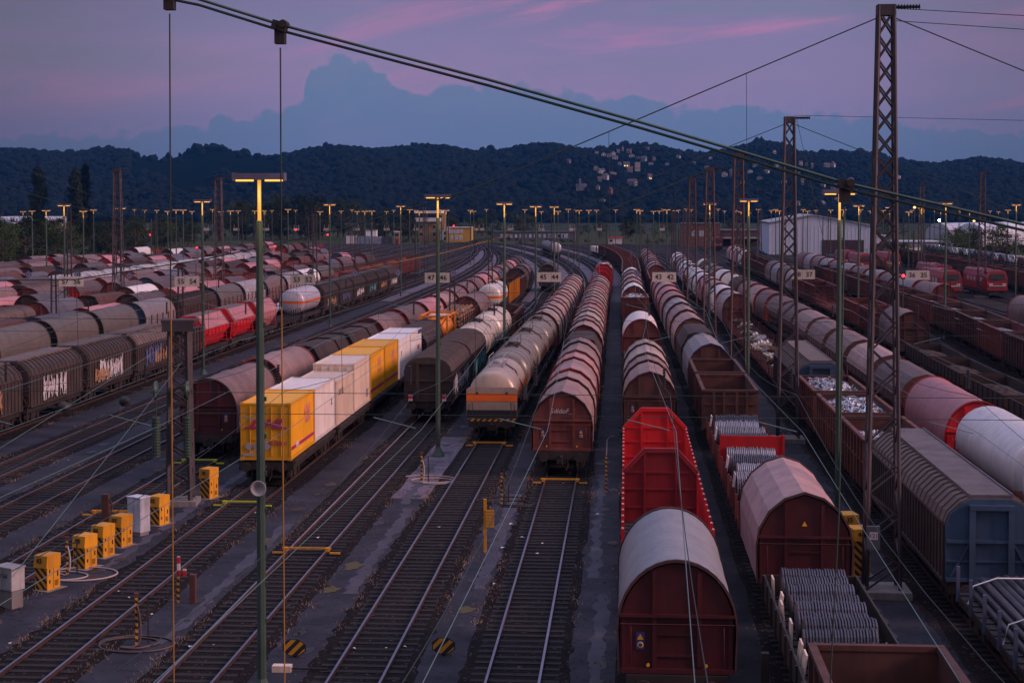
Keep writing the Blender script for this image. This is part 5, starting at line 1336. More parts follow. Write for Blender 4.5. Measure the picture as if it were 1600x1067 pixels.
# cross-spans at the masts
def span(y, mx, mz, low, slope, label, ztie=(6.9, 6.15), x0=-60, x1=36):
    pts = []; x = mx; z = mz; i = 0
    for s in (-1, 1):
        q = [(mx, y, mz)]; x, z, sl = mx, mz, slope
        while (x > x0 if s < 0 else x < x1):
            nx = x+s*4.75; z = z-sl*4.75; q.append((nx,y,z)); x = nx
            if z < low+5: sl *= .72
            if len(q) > (6 if s < 0 else 4): sl = sl-.10 if sl > -.42 else sl
        wire('span_cable', q, .022, WIRE, label+(' to the left of its mast' if s < 0 else ' to the right of its mast'), 'cable')
        for j, p in enumerate(q[1:-1]):
            if p[2] > ztie[0]+.4 and y < 140: wire('dropper', [p, (p[0]+.1,y,ztie[0])], .009, WIRE, 'thin dropper hanging from the sagging span cables of the masts', 'wire', 'droppers of the spans', 4)
    for zt in ztie: wire('tie_wire', [(x0,y,zt),(x1,y,zt)], .011 if y < 100 else .014, WIRE, label.replace('sagging span cable','level tie wire')+(', upper one' if zt == ztie[0] else ', lower one'), 'wire', None, 4)
span(58.2, 8.9, 20.1, 9.5, .42, 'sagging span cable of the tallest mast'); span(96, 9.3, 18.3, 9, .40, 'sagging span cable of the second mast'); span(127, 8.5, 17.2, 9, .40, 'sagging span cable of the third mast', x0=-80)
span(150, 7.5, 16.8, 9, .40, 'sagging span cable of the fourth mast', ztie=(8.3,7.9), x0=-80, x1=46)
for a, b, lb in (((9.2,58.2,20.3),(60,58.2,17.5),'upper line running right from the tallest mast'),((9.2,58.4,19.9),(60,58.4,16.6),'lower line running right from the tallest mast'),((9.6,96,18.7),(70,96,17.6),'line running right from the second mast')):
    wire('feeder_line', [a, ((a[0]+b[0])/2, a[1], (a[2]+b[2])/2-.25), b], .014, WIRE, lb, 'wire')
wire('slack_line', [(9.7,96,18.5),(10.6,96,14.5),(11.4,96,11),(12.2,96,7.2)], .014, WIRE, 'slack line hanging beside the second mast', 'wire')
ORLIT = flatm('lit_cable', (.60,.26,.06), .5)  # lamp light painted into the cable colour as orange
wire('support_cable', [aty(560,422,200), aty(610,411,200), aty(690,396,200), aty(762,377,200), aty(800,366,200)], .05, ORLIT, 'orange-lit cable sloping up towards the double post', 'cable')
# contact wires and their carrying wires over the tracks, staggered and tied at the spans
SUP = [16, 58.2, 96, 127, 150, 200, 250, 300]
for k_ in ('A','B','D','C','E','F1','F2','L1','P','Q','S','T','U'):
    cpts = []; mp = []
    y0_ = 16 if k_ in ('A','B','P','Q','S','D','C') else 40
    for i in range(len(SUP)-1):
        a, b = SUP[i], SUP[i+1]; n = 8
        for j in range(n):
            f = j/n; y = a+(b-a)*f
            if y < y0_: continue
            st = (.42 if i % 2 else -.42)*(1-2*f); x = X(k_,y)+st
            cpts.append((x,y,5.65-.06*math.sin(math.pi*f))); mp.append((X(k_,y)+st*.5,y,6.95-.85*math.sin(math.pi*f)))
    cn = {'A':'tagged hooded row','B':'beige tank row','D':'brown ribbed wagon row','C':'container train','E':'row left of the containers','F1':'first empty track left','F2':'second empty track left','L1':'graffiti train','P':'grey hood row','Q':'wire coil row','S':'mast-side row','T':'white tank row','U':'gravel wagon row'}[k_]
    wire('contact_wire', cpts, .011, WIREL, 'pale contact wire running along above the '+cn, 'wire', None, 4)
    wire('carrying_wire', mp, .011, WIRE, 'sagging carrying wire above the contact wire of the '+cn, 'wire', None, 4)
    for y in (58.2, 96, 127):
        if abs(X(k_,y)) < 34 and y > y0_:
            insul(X(k_,y), y, 7.9, .8, 'dark ribbed insulator above the %s at the %s span' % (cn, {58.2:'nearest',96:'second',127:'third'}[y]))
            s = -1 if y != 96 else 1
            wire('steady_arm', [(X(k_,y)+s*1.3,y,6.05),(X(k_,y)-s*.2,y,5.68)], .016, WIREL, 'steady arm over the %s at the %s span' % (cn, {58.2:'nearest',96:'second',127:'third'}[y]), 'steady arm', None, 4)
for u, v, y in ((100,636,70),(195,627,75)):
    p = aty(u, v, y); o = MB().lathe([(0,-.26),(.15,-.22),(.24,-.1),(.25,.05),(.16,.22),(0,.26)],'x',(0,0,0),12).build('wire_weight', BLACK); o.location = p; tag(o, 'dark ball weight on the left wires, %s' % ('nearer the edge' if u == 100 else 'nearer the anchor mast'), 'weight')
for a, b, lb in (((0,548,80),(420,398+100,150),'slanting anchor wire over the graffiti train'),((0,700,60),(250,545,74),'slanting anchor wire reaching the short mast from the left edge'),((20,900,45),(285,565,73.5),'steep anchor wire below the short mast')):
    wire('anchor_wire', [aty(*a), aty(*b)], .012, WIREL, lb, 'wire', None, 4)

SIGNAT = {'57 56':'over the pinkish hoods at far left','55 54':'behind the red hopper wagons','53 52':'over the silver tank','47 46':'behind the green lamp post at mid-left','45 44':'over the long beige hooded row','43 42':'over the peaked hoods beside the rusty masts','38 37':'behind the second tallest mast','36 35':'left of the red locomotives'}
# ------------------------------------------------------------------ track number signs and diamond boards
for u, v, t_, y in ((111,440,'57 56',141),(292,440,'55 54',141),(473,437,'53 52',142),(683,434,'47 46',143),(858,433,'45 44',148),(1038,433,'43 42',149),(1255,429,'38 37',154),(1434,430,'36 35',155)):
    p = aty(u, v, y); o = empty('number_sign', tuple(p), 0, 'white number sign reading %s, hanging %s' % (t_, SIGNAT[t_]), 'sign')
    w = 1.07; MB().box(-w,w,-.03,.03,-.43,.43).build('plate', mat('sign_plate', (.62,.58,.52), .6, 0, var=.1, damt=.35, dirt=(.35,.28,.24)), o)
    for i, q in enumerate(t_.split()): text_mesh('numerals', q, .62, BLACK, o, (-.52+i*1.06,-.037,-.01), (R(90),0,0), bold=.008)
    for s in (-.8,.8): MB().tube([(s,0,.43),(s,0,1.5)],.03,5).build('hanger_rod', BLACK, o)
pr_ = random.Random(2)
for i, u in enumerate(list(range(228,760,47))+[752,798,846,894,936,1034,1204]):
    y = 560; p = aty(u, 358.5, y); MB_ = MB().box(-1.0,1.0,-.05,.05,-.42,.42); MB_.tube([(-.7,0,.4),(-.7,0,1.6)],.04,4); MB_.tube([(.7,0,.4),(.7,0,1.6)],.04,4)
    o = MB_.build('number_sign', mat('sign_plate_far', (.52,.42,.38), .6, streak=False)); o.location = p; tag(o, 'tiny far number plate hanging over the yard throat', 'sign', 'far number plates')
for u, v, y in ((44,429,140),(121,429,141),(202,431,141),(414,432,141),(485,426,142),(555,427,143),(622,426,145),(708,427,146),(783,426,146),(930,428,150),(995,427,150),(1063,428,150)):
    p = aty(u, v, y); o = empty('diamond_board', tuple(p), 0, None, 'sign')
    k = MB(); k.add([(-.36,0,0),(0,0,-.36),(.36,0,0),(0,0,.36)], [(0,1,2,3)]); k.add([(-.36,.03,0),(0,.03,-.36),(.36,.03,0),(0,.03,.36)], [(3,2,1,0)]); k.build('plate', GREYP, o)
    k = MB(); 
    for r0, r1 in ((.25,.33),): 
        for i in range(4):
            a, b = i*math.pi/2, (i+1)*math.pi/2
            k.add([(r0*math.cos(a),-.008,r0*math.sin(a)),(r1*math.cos(a),-.008,r1*math.sin(a)),(r1*math.cos(b),-.008,r1*math.sin(b)),(r0*math.cos(b),-.008,r0*math.sin(b))], [(0,1,2,3)])
    k.add([(-.11,-.008,0),(0,-.008,-.11),(.11,-.008,0),(0,-.008,.11)], [(0,1,2,3)]); k.build('mark', BLUEP, o)
    MB().tube([(0,.015,.3),(0,.015,1.5)],.02,4).build('hanger', BLACK, o)
    near = {44:'over the outermost pale hood at the edge',121:'over the pinkish far hoods',202:'touching the tall dark left mast',414:'behind the near lamp post',485:'over the silver tank',555:'over the dark graffiti wagons',622:'over the empty curved tracks',708:'over the long brown hooded row',783:'above the pink-striped tank',930:'over the red flat wagons',995:'over the white-hooded wagons',1063:'against the rusty lattice masts'}[u]
    o['label'] = 'small diamond-shaped board with a dark square, '+near

# ------------------------------------------------------------------ cabinets, posts and trackside bits
def cabinet(x, y, num, label, h=1.2, w=.54, d=.68, rz=-.36):
    o = empty('yellow_cabinet', (x,y,.03), rz, label, 'cabinet', 'yellow trackside cabinets'); t_ = h-.42
    MB().prism([(-w/2,0),(w/2,0),(w/2,h),(-w/2+.0,h)], -d/2, d/2).build('housing', CABY, o)
    k = MB(); k.add([(-w/2,-d/2-.003,t_),(w/2,-d/2-.003,t_),(w/2-.04,-d/2-.003+.0,.03),(-w/2+.04,-d/2-.003,.03)], [(3,2,1,0)]); k.build('stripe_panel', STRIPE, o)
    k = MB(); k.add([(-w/2-.02,-d/2-.06,t_+.02),(w/2+.02,-d/2-.06,t_+.02),(w/2+.02,-d/2-.01,h+.03),(-w/2-.02,-d/2-.01,h+.03),(-w/2-.02,d/2+.02,h+.04),(w/2+.02,d/2+.02,h+.04),(-w/2-.02,d/2+.02,t_),(w/2+.02,d/2+.02,t_)],
          [(0,1,2,3),(3,2,5,4),(0,3,4,6),(1,7,5,2),(0,6,7,1),(4,5,7,6)]); k.build('hood_cover', CABY, o)
    k = MB()
    for z_ in (.25,.62): k.box(w/2,w/2+.012,-d/2+.1,-d/2+.16,z_,z_+.12)
    k.box(w/2,w/2+.015,d/2-.16,d/2-.10,.45,.62); k.box(w/2,w/2+.006,-.01,.01,.05,t_-.02); k.build('hinge', STEEL, o)
    k = MB()
    for i in range(4): k.box(w/2,w/2+.01,.06,.24,.14+i*.05,.165+i*.05)
    k.build('vent', BLACK, o)
    text_mesh('numerals', num, .24, BLACK, o, (-.05,-d/2-.055,t_+.26), (R(83),0,0), bold=.006)
    MB().box(-w/2-.18,w/2+.18,-d/2-.15,d/2+.2,-.06,.012).build('base_slab', CONC, o)
for x, y, n_, lb in ((-20.35,57.1,'43','nearest yellow striped cabinet by the small grey box'),(-20.15,60.6,'08','yellow striped cabinet beside the coiled white hose'),(-20.1,62.6,'06','middle yellow cabinet of the group of three'),(-20.0,64.6,'07','farthest yellow cabinet of the group of three'),(-19.75,69.1,'02','yellow striped cabinet against the white locker'),(-19.25,75.6,'18','yellow striped cabinet right of the anchor mast')):
    cabinet(x, y, n_, lb, 1.35 if y > 70 else 1.2)
for x, y, n_, lb in ((8.55,61.4,'44','nearer yellow cabinet beside the tallest mast'),(8.5,64.2,'33','farther yellow cabinet beside the tallest mast')): cabinet(x, y, n_, lb, 1.7, .62, .78, .2)
def locker(x, y, h, w, label, txt=None, m=GREYP, foot=.35):
    o = empty('locker', (x,y,.03), -.5, label, 'cabinet')
    MB().box(-w/2,w/2,-.28,.28,foot,h).build('housing', m, o); MB().box(-w/2+.04,w/2-.04,-.24,.24,-.03,foot).build('base', CONC, o)
    MB().box(-w/2-.03,w/2+.03,-.31,.31,h,h+.05).build('lid', m, o)
    k = MB(); k.box(-w/2+.03,-.01,-.295,-.281,foot+.04,h-.04); k.box(.01,w/2-.03,-.295,-.281,foot+.04,h-.04); k.build('door', m, o)
    if txt: text_mesh('lettering', txt, .2, BLACK, o, (-.02,-.30,h-.25), (R(90),0,0), bold=.005)
locker(-20.7, 54.4, 1.35, .85, 'grey locker with dark lettering at the lower left', '#3 401', mat('locker_grey', (.34,.36,.38), .5), .62); locker(-19.95, 66.8, 1.55, .72, 'white-blue tall locker with streaky doors', None, mat('locker_white', (.55,.60,.70), .5, damt=.7, dirt=(.12,.12,.14)), .15)
o = empty('wooden_box', (-21.5,52.3,0), .45, 'small brown box at the left edge below the grey locker', 'box'); MB().box(-.35,.35,-.3,.3,0,.85).build('body', mat('box_wood', (.10,.055,.04), .8), o); MB().box(-.4,.4,-.35,.35,.85,.91).build('lid', RUSTB, o)
def hosepost(x, y, label, h=1.25, loop=True, hm=None, hlabel=None, seed=1):
    q = random.Random(seed); o = empty('brake_test_post', (x,y,.02), .3, label, 'post')
    k = MB(); k.bar((0,0,0),(0,0,h),.09); k.build('post', STRIPEP, o); MB().box(-.07,.07,-.07,.07,h,h+.12).build('cap', RUSTB, o)
    k = MB(); k.bar((.35,.1,0),(.35,.1,h*.9),.05); k.bar((.0,.05,h*.85),(.35,.1,h*.9),.04); k.build('pipe_frame', STEEL, o)
    if loop:
        pts = [Vector((x,y,h*.9)), Vector((x+.15,y-.1,h*.5)), Vector((x+.1,y-.2,.08))]; a = q.uniform(0,6)
        for i in range(22):
            a += .62; r_ = .5+.5*math.sin(i*.5+seed)+i*.045; pts.append(Vector((x+.3+math.cos(a)*r_, y-.3+math.sin(a)*r_*.8+i*.03, .07)))
        sp = []
        for i in range(len(pts)-1):
            p0, p1, p2, p3 = pts[max(i-1,0)], pts[i], pts[i+1], pts[min(i+2,len(pts)-1)]
            for f in (0,.33,.66): sp.append(.5*((2*p1)+(p2-p0)*f+(2*p0-5*p1+4*p2-p3)*f*f+(3*p1-p0-3*p2+p3)*f**3))
        wire('hose', sp, .032, hm or STEEL, hlabel, 'hose', None, 6)
HOSEL = flatm('pale_hose', (.40,.34,.33), .6)
hosepost(-9.95, 80.6, 'striped brake test post on the pale path', 1.35, True, HOSEL, 'pale hose looped on the path beside the brake test post', 4)
hosepost(-20.4, 59.3, 'thin post between the yellow cabinets', 1.3, True, HOSEL, 'pale hose snaking in front of the yellow cabinets', 7)
hosepost(-15.0, 49.9, 'pale-topped hose post between the lower-left tracks', 1.5, True, mat('brown_hose', (.10,.07,.07), .7, streak=False), 'brown hose curling around the lower-left post', 9)
hosepost(-5.6, 74.9, 'dark striped hose post left of the brake path', 1.3, True, STEEL, 'dark hose lying between the tank and the tagged row', 12)
o = empty('marker_post', (-5.45,64.3,.02), 0, 'tall orange-yellow post with a ribbed plate', 'post'); MB().bar((0,0,0),(0,0,2.1),.11).build('post', CABY, o); k = MB(); 
for i in range(6): k.box(.02,.36,-.08,-.05,1.0+i*.12,1.09+i*.12)
k.build('ribbed_plate', CABY, o)
o = empty('marker_post', (-.9,78.3,.02), 0, 'thin yellow and black striped post beside the tagged row', 'post'); MB().bar((0,0,0),(0,0,1.75),.09).build('post', STRIPEP, o); MB().tube([(0,0,1.7),(.04,0,2.5),(.12,0,2.6)],.025,5).build('hook', GREYP, o)
o = empty('marker_post', (5.3-1.6,44.0,.02), 0, 'dark post with a cable right of the grey hood', 'post'); MB().bar((0,0,0),(0,0,1.7),.2).build('post', STEEL, o); MB().tube([(0,0,1.5),(.35,0,1.3),(.4,0,.6)],.03,5).build('cable', BLACK, o)
for u, v, lb in ((460,1028,'yellow striped disc board near the bottom, left one'),(693,1025,'orange striped disc board near the bottom, right one')):
    p = at(u, v); o = empty('disc_board', (p.x,p.y,0), 0, lb, 'board'); pr = [(.36*math.cos(a)*1.05,.33+.36*math.sin(a)*.78) for a in [math.pi/8+i*math.pi/4 for i in range(8)]]
    MB().prism(pr, -.035, .035).build('rim', BLACK, o); MB().prism([(x*.9,.33+(z-.33)*.88) for x,z in pr], -.045, -.036).build('face', STRIPED, o); MB().box(-.05,.05,.036,.1,0,.4).build('stand', BLACK, o)
o = empty('trackside_signal', (-15.1,55.3,.02), 0, 'red and white post with a brown stump between the left tracks', 'signal'); MB().box(-.10,.0,-.03,.03,.95,1.6).build('target', REDWH, o); MB().bar((-.07,.0,0),(-.07,0,.9),.08).build('post', STRIPEP, o); MB().box(.34,.54,-.1,.1,0,1.0).build('stump', RUSTB, o)
k = MB(); k.box(.12,.24,-.1,-.07,.95,1.2); k.build('plate', REDWH, o)
def wheelstop(k_, y, label, m=None):
    x = X(k_,y); o = empty('wheel_stop', (x,y,.2), HD(k_,y), label, 'wheel stop'); m = m or CABY
    MB().bar((-.95,0,.10),(.95,0,.10),.07).build('bar', m, o)
    for s in (-1,1): k = MB(); k.cbox((s*.82,0,.06),(.14,.22,.14)); k.cbox((s*1.12,-.1,-.06),(.4,.1,.06)); k.build('shoe', m, o)
GLOWY = flatm('lime_stop', (.45,.55,.03), .5)
wheelstop('C', 73.2, 'lime yellow stop bar on the container track', GLOWY); wheelstop('D', 63.3, 'yellow stop bar on the empty track right of the containers'); wheelstop('A', 80.3, 'yellow stop bar under the tagged end wall'); wheelstop('B', 92.6, 'yellow stop bar under the beige tank'); wheelstop('E', 85.2, 'lime stop bar under the brown arched wagon', GLOWY); wheelstop('E', 70.5, 'yellow stop bar with a brown stand at the left')
o = empty('stop_stand', (X('E',70.5)+.2,68.9,.02), 0, 'brown pedestal with black hose at the left stop bar', 'stand'); MB().box(-.14,.14,-.14,.14,0,1.3).build('pedestal', RUSTB, o); MB().tube([(.1,0,1.2),(.3,0,.8),(.2,-.1,.4),(.6,-.2,.06),(1.6,-.2,.05)],.04,6).build('hose', BLACK, o); MB().box(-.3,.3,-.22,.22,-.02,.05).build('base', REDWH, o)
o = empty('track_pedal', (-8.9,47.3,.02), 0, 'small cream block with a rod near the bottom striped disc', 'block'); MB().box(-1.3,-.75,-.14,.14,0,.2).build('block', CREAM, o); MB().bar((-.75,0,.1),(.3,0,.1),.05).build('rod', STEEL, o)
o = empty('loudspeaker', tuple(aty(405,762,43.6)), 0, 'grey loudspeaker horn on the near lamp post', 'loudspeaker'); MB().lathe([(.05,.3),(.09,.1),(.2,-.12),(.22,-.14),(.19,-.13),(.06,.0),(0,.02)],'y',(0,0,0),14).build('horn', GREYP, o); MB().box(-.1,.1,.2,.4,-.08,.08).build('bracket', GREENM, o)
o = empty('plate_box', (8.5,57.5,2.2), 0, 'small grey box with white plate 121 on the tallest mast', 'box'); MB().box(-.22,.22,-.1,.1,-.45,.35).build('housing', mat('box_grey', (.14,.16,.17), .6), o); MB().box(-.14,.14,-.112,-.101,-.1,.16).build('plate', WHITEP, o); text_mesh('numerals', '121', .2, BLACK, o, (0,-.118,.03), (R(90),0,0))
# dropped scraps of paper
lt = random.Random(31)
for i in range(38):
    k_ = lt.choice(('A','B','D','C','E','F1','F2')); y = 44+lt.random()**1.6*70; a = MB(); s_ = lt.uniform(.04,.10)
    a.add([(-s_,-s_*.7,0),(s_,-s_*.6,.03),(s_*.9,s_*.7,.01),(-s_*.8,s_*.6,.04)], [(0,1,2,3)]); a = a.build('paper_scrap', WHITEP)
    a.location = (X(k_,y)+lt.uniform(-2.3,2.3), y, .10); a.rotation_euler = (0,0,lt.uniform(0,6)); tag(a, 'scrap of white litter lying between the tracks', 'litter', 'scraps of litter')
PAINT = flatm('faded_yellow_paint', (.075,.062,.018), .8); STAIN = flatm('oil_stain', (.010,.010,.012), .5)
for a, b, y, o_, w, L in (('B','D',61.5,-.2,.5,.9),('B','D',57.6,-.35,.4,.6),('A','B',55,.1,.4,.6),('D','C',66,.2,.35,.6)):
    x = (X(a,y)+X(b,y))/2+o_; k = MB(); k.add([(x+w*math.cos(t_)*(.7+.3*math.sin(t_*5)), y+L*math.sin(t_)*(.8+.2*math.cos(t_*3)), .046) for t_ in [i*.45 for i in range(14)]], [tuple(range(14))])
    tag(k.build('paint_mark', PAINT), 'faded yellow paint mark on the asphalt path between the tracks', 'paint mark', 'faded paint marks')
q = random.Random(14); k = MB()
for i in range(90):
    a, b = q.choice((('A','B'),('B','D'),('D','C'),('C','E'),('E','F1'),('F1','F2'),('A','P'))); y = 40+q.random()**1.4*75; x = (X(a,y)+X(b,y))/2+q.uniform(-.55,.55); r_ = q.uniform(.06,.32)
    k.add([(x+r_*math.cos(t_)*q.uniform(.6,1.1), y+r_*1.8*math.sin(t_)*q.uniform(.6,1.1), .0445) for t_ in [j*.63 for j in range(10)]], [tuple(range(10))])
tag(k.build('oil_stains', STAIN), 'dark oil stains spotted over the paths', 'stains', kind='stuff')
# dry weeds along the path edges and stray gravel
DRY = mat('dry_weeds', (.32,.22,.14), .9, 0, var=.5, streak=False, scale=.4); q = random.Random(6); k = MB()
for a, b, w in (('A','B',1.35),('B','D',1.5),('D','C',1.9),('C','E',1.9),('E','F1',1.6),('F1','F2',1.7),('F2','L1',2.1),('A','P',1.5)):
    y = 42.
    while y < 170:
        y += q.expovariate(5.5)
        if math.sin(y*.31+ord(a[0]))+q.uniform(-.6,.6) < .1: continue
        x = (X(a,y)+X(b,y))/2+q.choice((-1,1))*(w/2+q.uniform(-.15,.35))
        for j in range(q.randint(6,13)):
            aa = q.uniform(0,6.3); h_ = q.uniform(.03,.13); r_ = q.uniform(.02,.12); px, py = x+q.gauss(0,.13), y+q.gauss(0,.25)
            k.add([(px-.014,py,.03),(px+.014,py,.03),(px+math.cos(aa)*r_,py+math.sin(aa)*r_,.03+h_)], [(0,1,2)])
tag(k.build('dry_weeds', DRY), 'dry tan weeds growing along the path edges', 'weeds', kind='stuff')
STONE = mat('loose_stone', (.105,.085,.078), .95, 0, var=.6, streak=False, scale=2.); k = MB()
for a in ('A','B','D','C','E','F1','P','Q'):
    for i in range(1100):
        y = 42+q.random()**1.5*70; x = X(a,y)+q.choice((-1,1))*q.uniform(.9,2.1) if q.random() < .7 else X(a,y)+q.uniform(-.68,.68)
        s_ = q.uniform(.02,.055); z = .05
        k.add([(x-s_,y-s_*.8,z-.03),(x+s_,y-s_*.6,z-.03),(x+s_*.7,y+s_,z-.03),(x-s_*.8,y+s_*.9,z-.03),(x,y,z+s_*.8)], [(0,1,4),(1,2,4),(2,3,4),(3,0,4)])
tag(k.build('loose_stones', STONE), 'loose ballast stones strewn beside the rails', 'stones', kind='stuff')

# ------------------------------------------------------------------ unseen bridge, added behind the camera to shade the near ground
BRD = empty('shade_bridge', (0,-7.5,0), 0, 'unseen grey concrete bridge added behind the viewpoint to shade the yard', 'bridge')
MB().box(-160,160,-6.2,6.2,10.9,11.9).build('deck', CONC, BRD)
for s_ in (-1,1): MB().box(-160,160,s_*6.0-.12,s_*6.0+.12,11.9,12.8).build('shade_parapet', CONC, BRD)
for x in (-110,-66,-29.3,14.2,49,90): MB().box(x-.6,x+.6,-4,4,-.1,10.9).build('shade_pier', CONC, BRD)

# ------------------------------------------------------------------ buildings at the yard end
WINL = mat('window_pale', (.42,.47,.55), .25, 0, streak=False); WIND = flatm('window_dark', (.03,.035,.05), .2)
def house_block(name, x0, x1, y, d, z1, m, label, cat, roofm=None, base=0., group=None, rz=0.):
    o = empty(name, ((x0+x1)/2, y, base), rz, label, cat, group); w = (x1-x0)/2
    MB().box(-w,w,0,d,-.5,z1).build('wall', m, o)
    MB().box(-w-.25,w+.25,-.25,d+.25,z1+.003,z1+.3).build('roof', roofm or mat('flat_roof', (.10,.10,.11), .8), o); return o, w
def windows(o, xs, z0, z1, w, m=None, y=0.):
    for x in xs:
        f = MB(); f.box(x-w/2-.06,x+w/2+.06,y-.06,y-.005,z0-.06,z1+.06); f = f.build('window', WHITEP, o)
        MB().box(x-w/2,x+w/2,y-.075,y-.061,z0,z1).build('pane', m or WINL, f)
ux = lambda u, y: (u-978)/2600*y
BRKY = mat('tower_ochre', (.34,.22,.11), .8, 0, var=.2); YEL2 = mat('building_yellow', (.56,.33,.05), .7, 0, var=.15); BRICK = mat('brick_dark', (.14,.075,.065), .85, 0, var=.3)
y = 635
o, w = house_block('signal_tower', ux(652,y), ux(684,y), y, 8, 7.4, BRKY, 'ochre signal tower with a white glazed cabin on top', 'tower')
MB().box(-w-1.0,w+1.0,-1.0,9,7.75,9.2).build('balcony_band', WHITEP, o); MB().box(-w-.6,w+.6,-.6,8.6,9.22,10.9).build('glazed_cabin', WIND, o); MB().box(-w-1.3,w+1.3,-1.3,9.3,10.93,11.9).build('top_roof', WHITEP, o)
windows(o, [-2.6,2.4], 2.2, 3.6, 1.2, WIND); windows(o, [-2.6,2.4], 5.0, 6.4, 1.2, WIND); MB().box(w+.8,w+2.4,2,4,0,11).build('chimney', BRKY, o)
o, w = house_block('yellow_building', ux(699,y), ux(738,y), y-4, 9, 5.4, YEL2, 'two-storey yellow building with pale blue windows', 'building', mat('roof_white', (.5,.5,.5), .6))
windows(o, [-3.4,-2.0,-.5,.9], 3.4, 4.7, 1.05); windows(o, [-2.6,-1.0,.6], .9, 2.5, 1.1)
o, w = house_block('white_house', ux(689,y), ux(699,y), y-2, 8, 4.8, WHITEP, 'narrow pale house squeezed left of the yellow building', 'building'); windows(o, [.4], 2.8, 3.9, .8, WIND); windows(o, [.4], .7, 1.9, .8, WIND)
y = 600
for i, (a, b, h, m, lb) in enumerate(((538,554,2.9,WHITEP,'white storage container left of the blue-grey ones'),(555,575,2.8,mat('shed_blue', (.30,.36,.48), .5),'blue-grey storage container in the middle of the yard end'),(576,593,2.7,mat('shed_grey', (.34,.37,.44), .5),'blue-grey storage container farther right of the pair'),(595,612,2.6,mat('shed_dark', (.10,.11,.13), .6),'dark shed between the storage containers and small tower'))):
    x0, x1 = ux(a,y), ux(b,y); o = empty('storage_container', ((x0+x1)/2,y,0), 0, lb, 'container'); w = (x1-x0)/2
    k = MB(); k.box(-w+.05,w-.05,.05,2.5,.1,h-.05)
    for j in range(14): q_ = -w+.2+(2*w-.4)*j/13; k.box(q_-.06,q_+.06,.0,.05,.15,h-.1)
    k.build('box', m, o); k = MB(); k.box(-w,w,-.02,.1,0,.14); k.box(-w,w,-.02,.1,h-.1,h); k.box(-w,-w+.12,-.02,.1,.14,h-.1); k.box(w-.12,w,-.02,.1,.14,h-.1); k.build('corner_frame', m, o)
for i, a in enumerate((571,580)):
    o, w = house_block('roof_cabin', ux(a,y)-.9, ux(a,y)+.9, y+3, 3, 4.9, WHITEP, 'white cabin standing behind the storage containers, %s' % ('left one','right one')[i], 'cabin')
o, w = house_block('small_tower', ux(617,y), ux(626,y), y-5, 3, 4.3, BRKY, 'small two-storey ochre tower with a red door', 'tower', WHITEP); MB().box(-.6,.6,-.04,-.003,0,1.9).build('door', REDB, o); windows(o, [0], 2.8, 3.8, 1.6, WIND)
o, w = house_block('low_building', ux(771,y+60), ux(899,y+60), y+60, 8, 3.4, mat('wall_slate', (.10,.11,.15), .8), 'long low slate-coloured building at the head of the curves', 'building')
windows(o, [-13+i*1.9 for i in range(14)], 1.2, 2.5, .8); windows(o, [6.5+i*1.6 for i in range(5)], 1.1, 2.7, 1.0)
o, w = house_block('kiosk', ux(951,y), ux(972,y), y, 4, 2.2, WHITEP, 'small white kiosk with a red flat roof', 'building', REDP); windows(o, [-1.4], .8, 1.7, .9, WIND)
o, w = house_block('brick_building', ux(1064,560), ux(1124,560), 560, 14, 7.7, BRICK, 'dark brick building behind the rusty masts', 'building'); windows(o, [-2.2,.2], 3.6, 5.4, 1.4)
o, w = house_block('brown_shed', ux(1125,575), ux(1198,575), 575, 20, 5.2, mat('shed_brown', (.10,.07,.065), .85), 'long brown shed between the brick building and white hall', 'shed', mat('roof_mauve', (.13,.10,.11), .8)); MB().box(-w+.5,w-2,-6,-.01,2.6,3.0).build('canopy_roof', GREYP, o)
# white hall with a low gable, grey annex
HALLM = mat('hall_white', (.50,.57,.70), .6, 0, var=.08, damt=.25, dirt=(.28,.3,.33)); y = 470
o = empty('white_hall', (ux(1200,y),y,0), -.02, 'large white hall with a shallow gable roof', 'hall'); L = ux(1358,y)-ux(1200,y)
MB().prism([(0,0),(L,0),(L,8.1),(L*.42,11.0),(0,8.9)], 0, 45).build('wall', HALLM, o)
k = MB(); k.band([(-.3,8.85),(L*.42,11.02),(L+.3,8.05)],[(-.3,9.15),(L*.42,11.35),(L+.3,8.4)],-.4,45.4); k.build('roof', mat('hall_roof', (.36,.40,.46), .6), o)
k = MB()
for i in range(26): x = L*i/25; k.box(x-.05,x+.05,-.05,-.002,0,8.2)
k.build('cladding_seams', HALLM, o); MB().box(14.5,L-2.5,-.1,-.06,.2,4.2).build('gate', mat('gate_dark', (.06,.035,.045), .7), o)
o, w = house_block('hall_annex', ux(1359,y), ux(1380,y), y+2, 20, 5.2, HALLM, 'lower pale annex joined to the right of the white hall', 'hall', HALLM); MB().box(-w+.4,w-.4,-.08,-.01,0,3.2).build('gate', mat('gate_dark', (.06,.035,.045), .7), o)
o, w = house_block('grey_workshop', ux(1368,y), ux(1432,y), y-30, 14, 4.2, mat('workshop_grey', (.26,.28,.33), .7), 'low grey workshop with a dark open gate and red door', 'shed', HALLM)
MB().box(1.0,w-2.4,-.08,-.01,0,3.6).build('gate', WIND, o); MB().box(w-2.2,w-1.2,-.08,-.01,0,3.3).build('door', REDB, o); MB().box(-w+.4,.6,-.06,-.01,.3,2.8).build('side_panel', WHITEP, o)
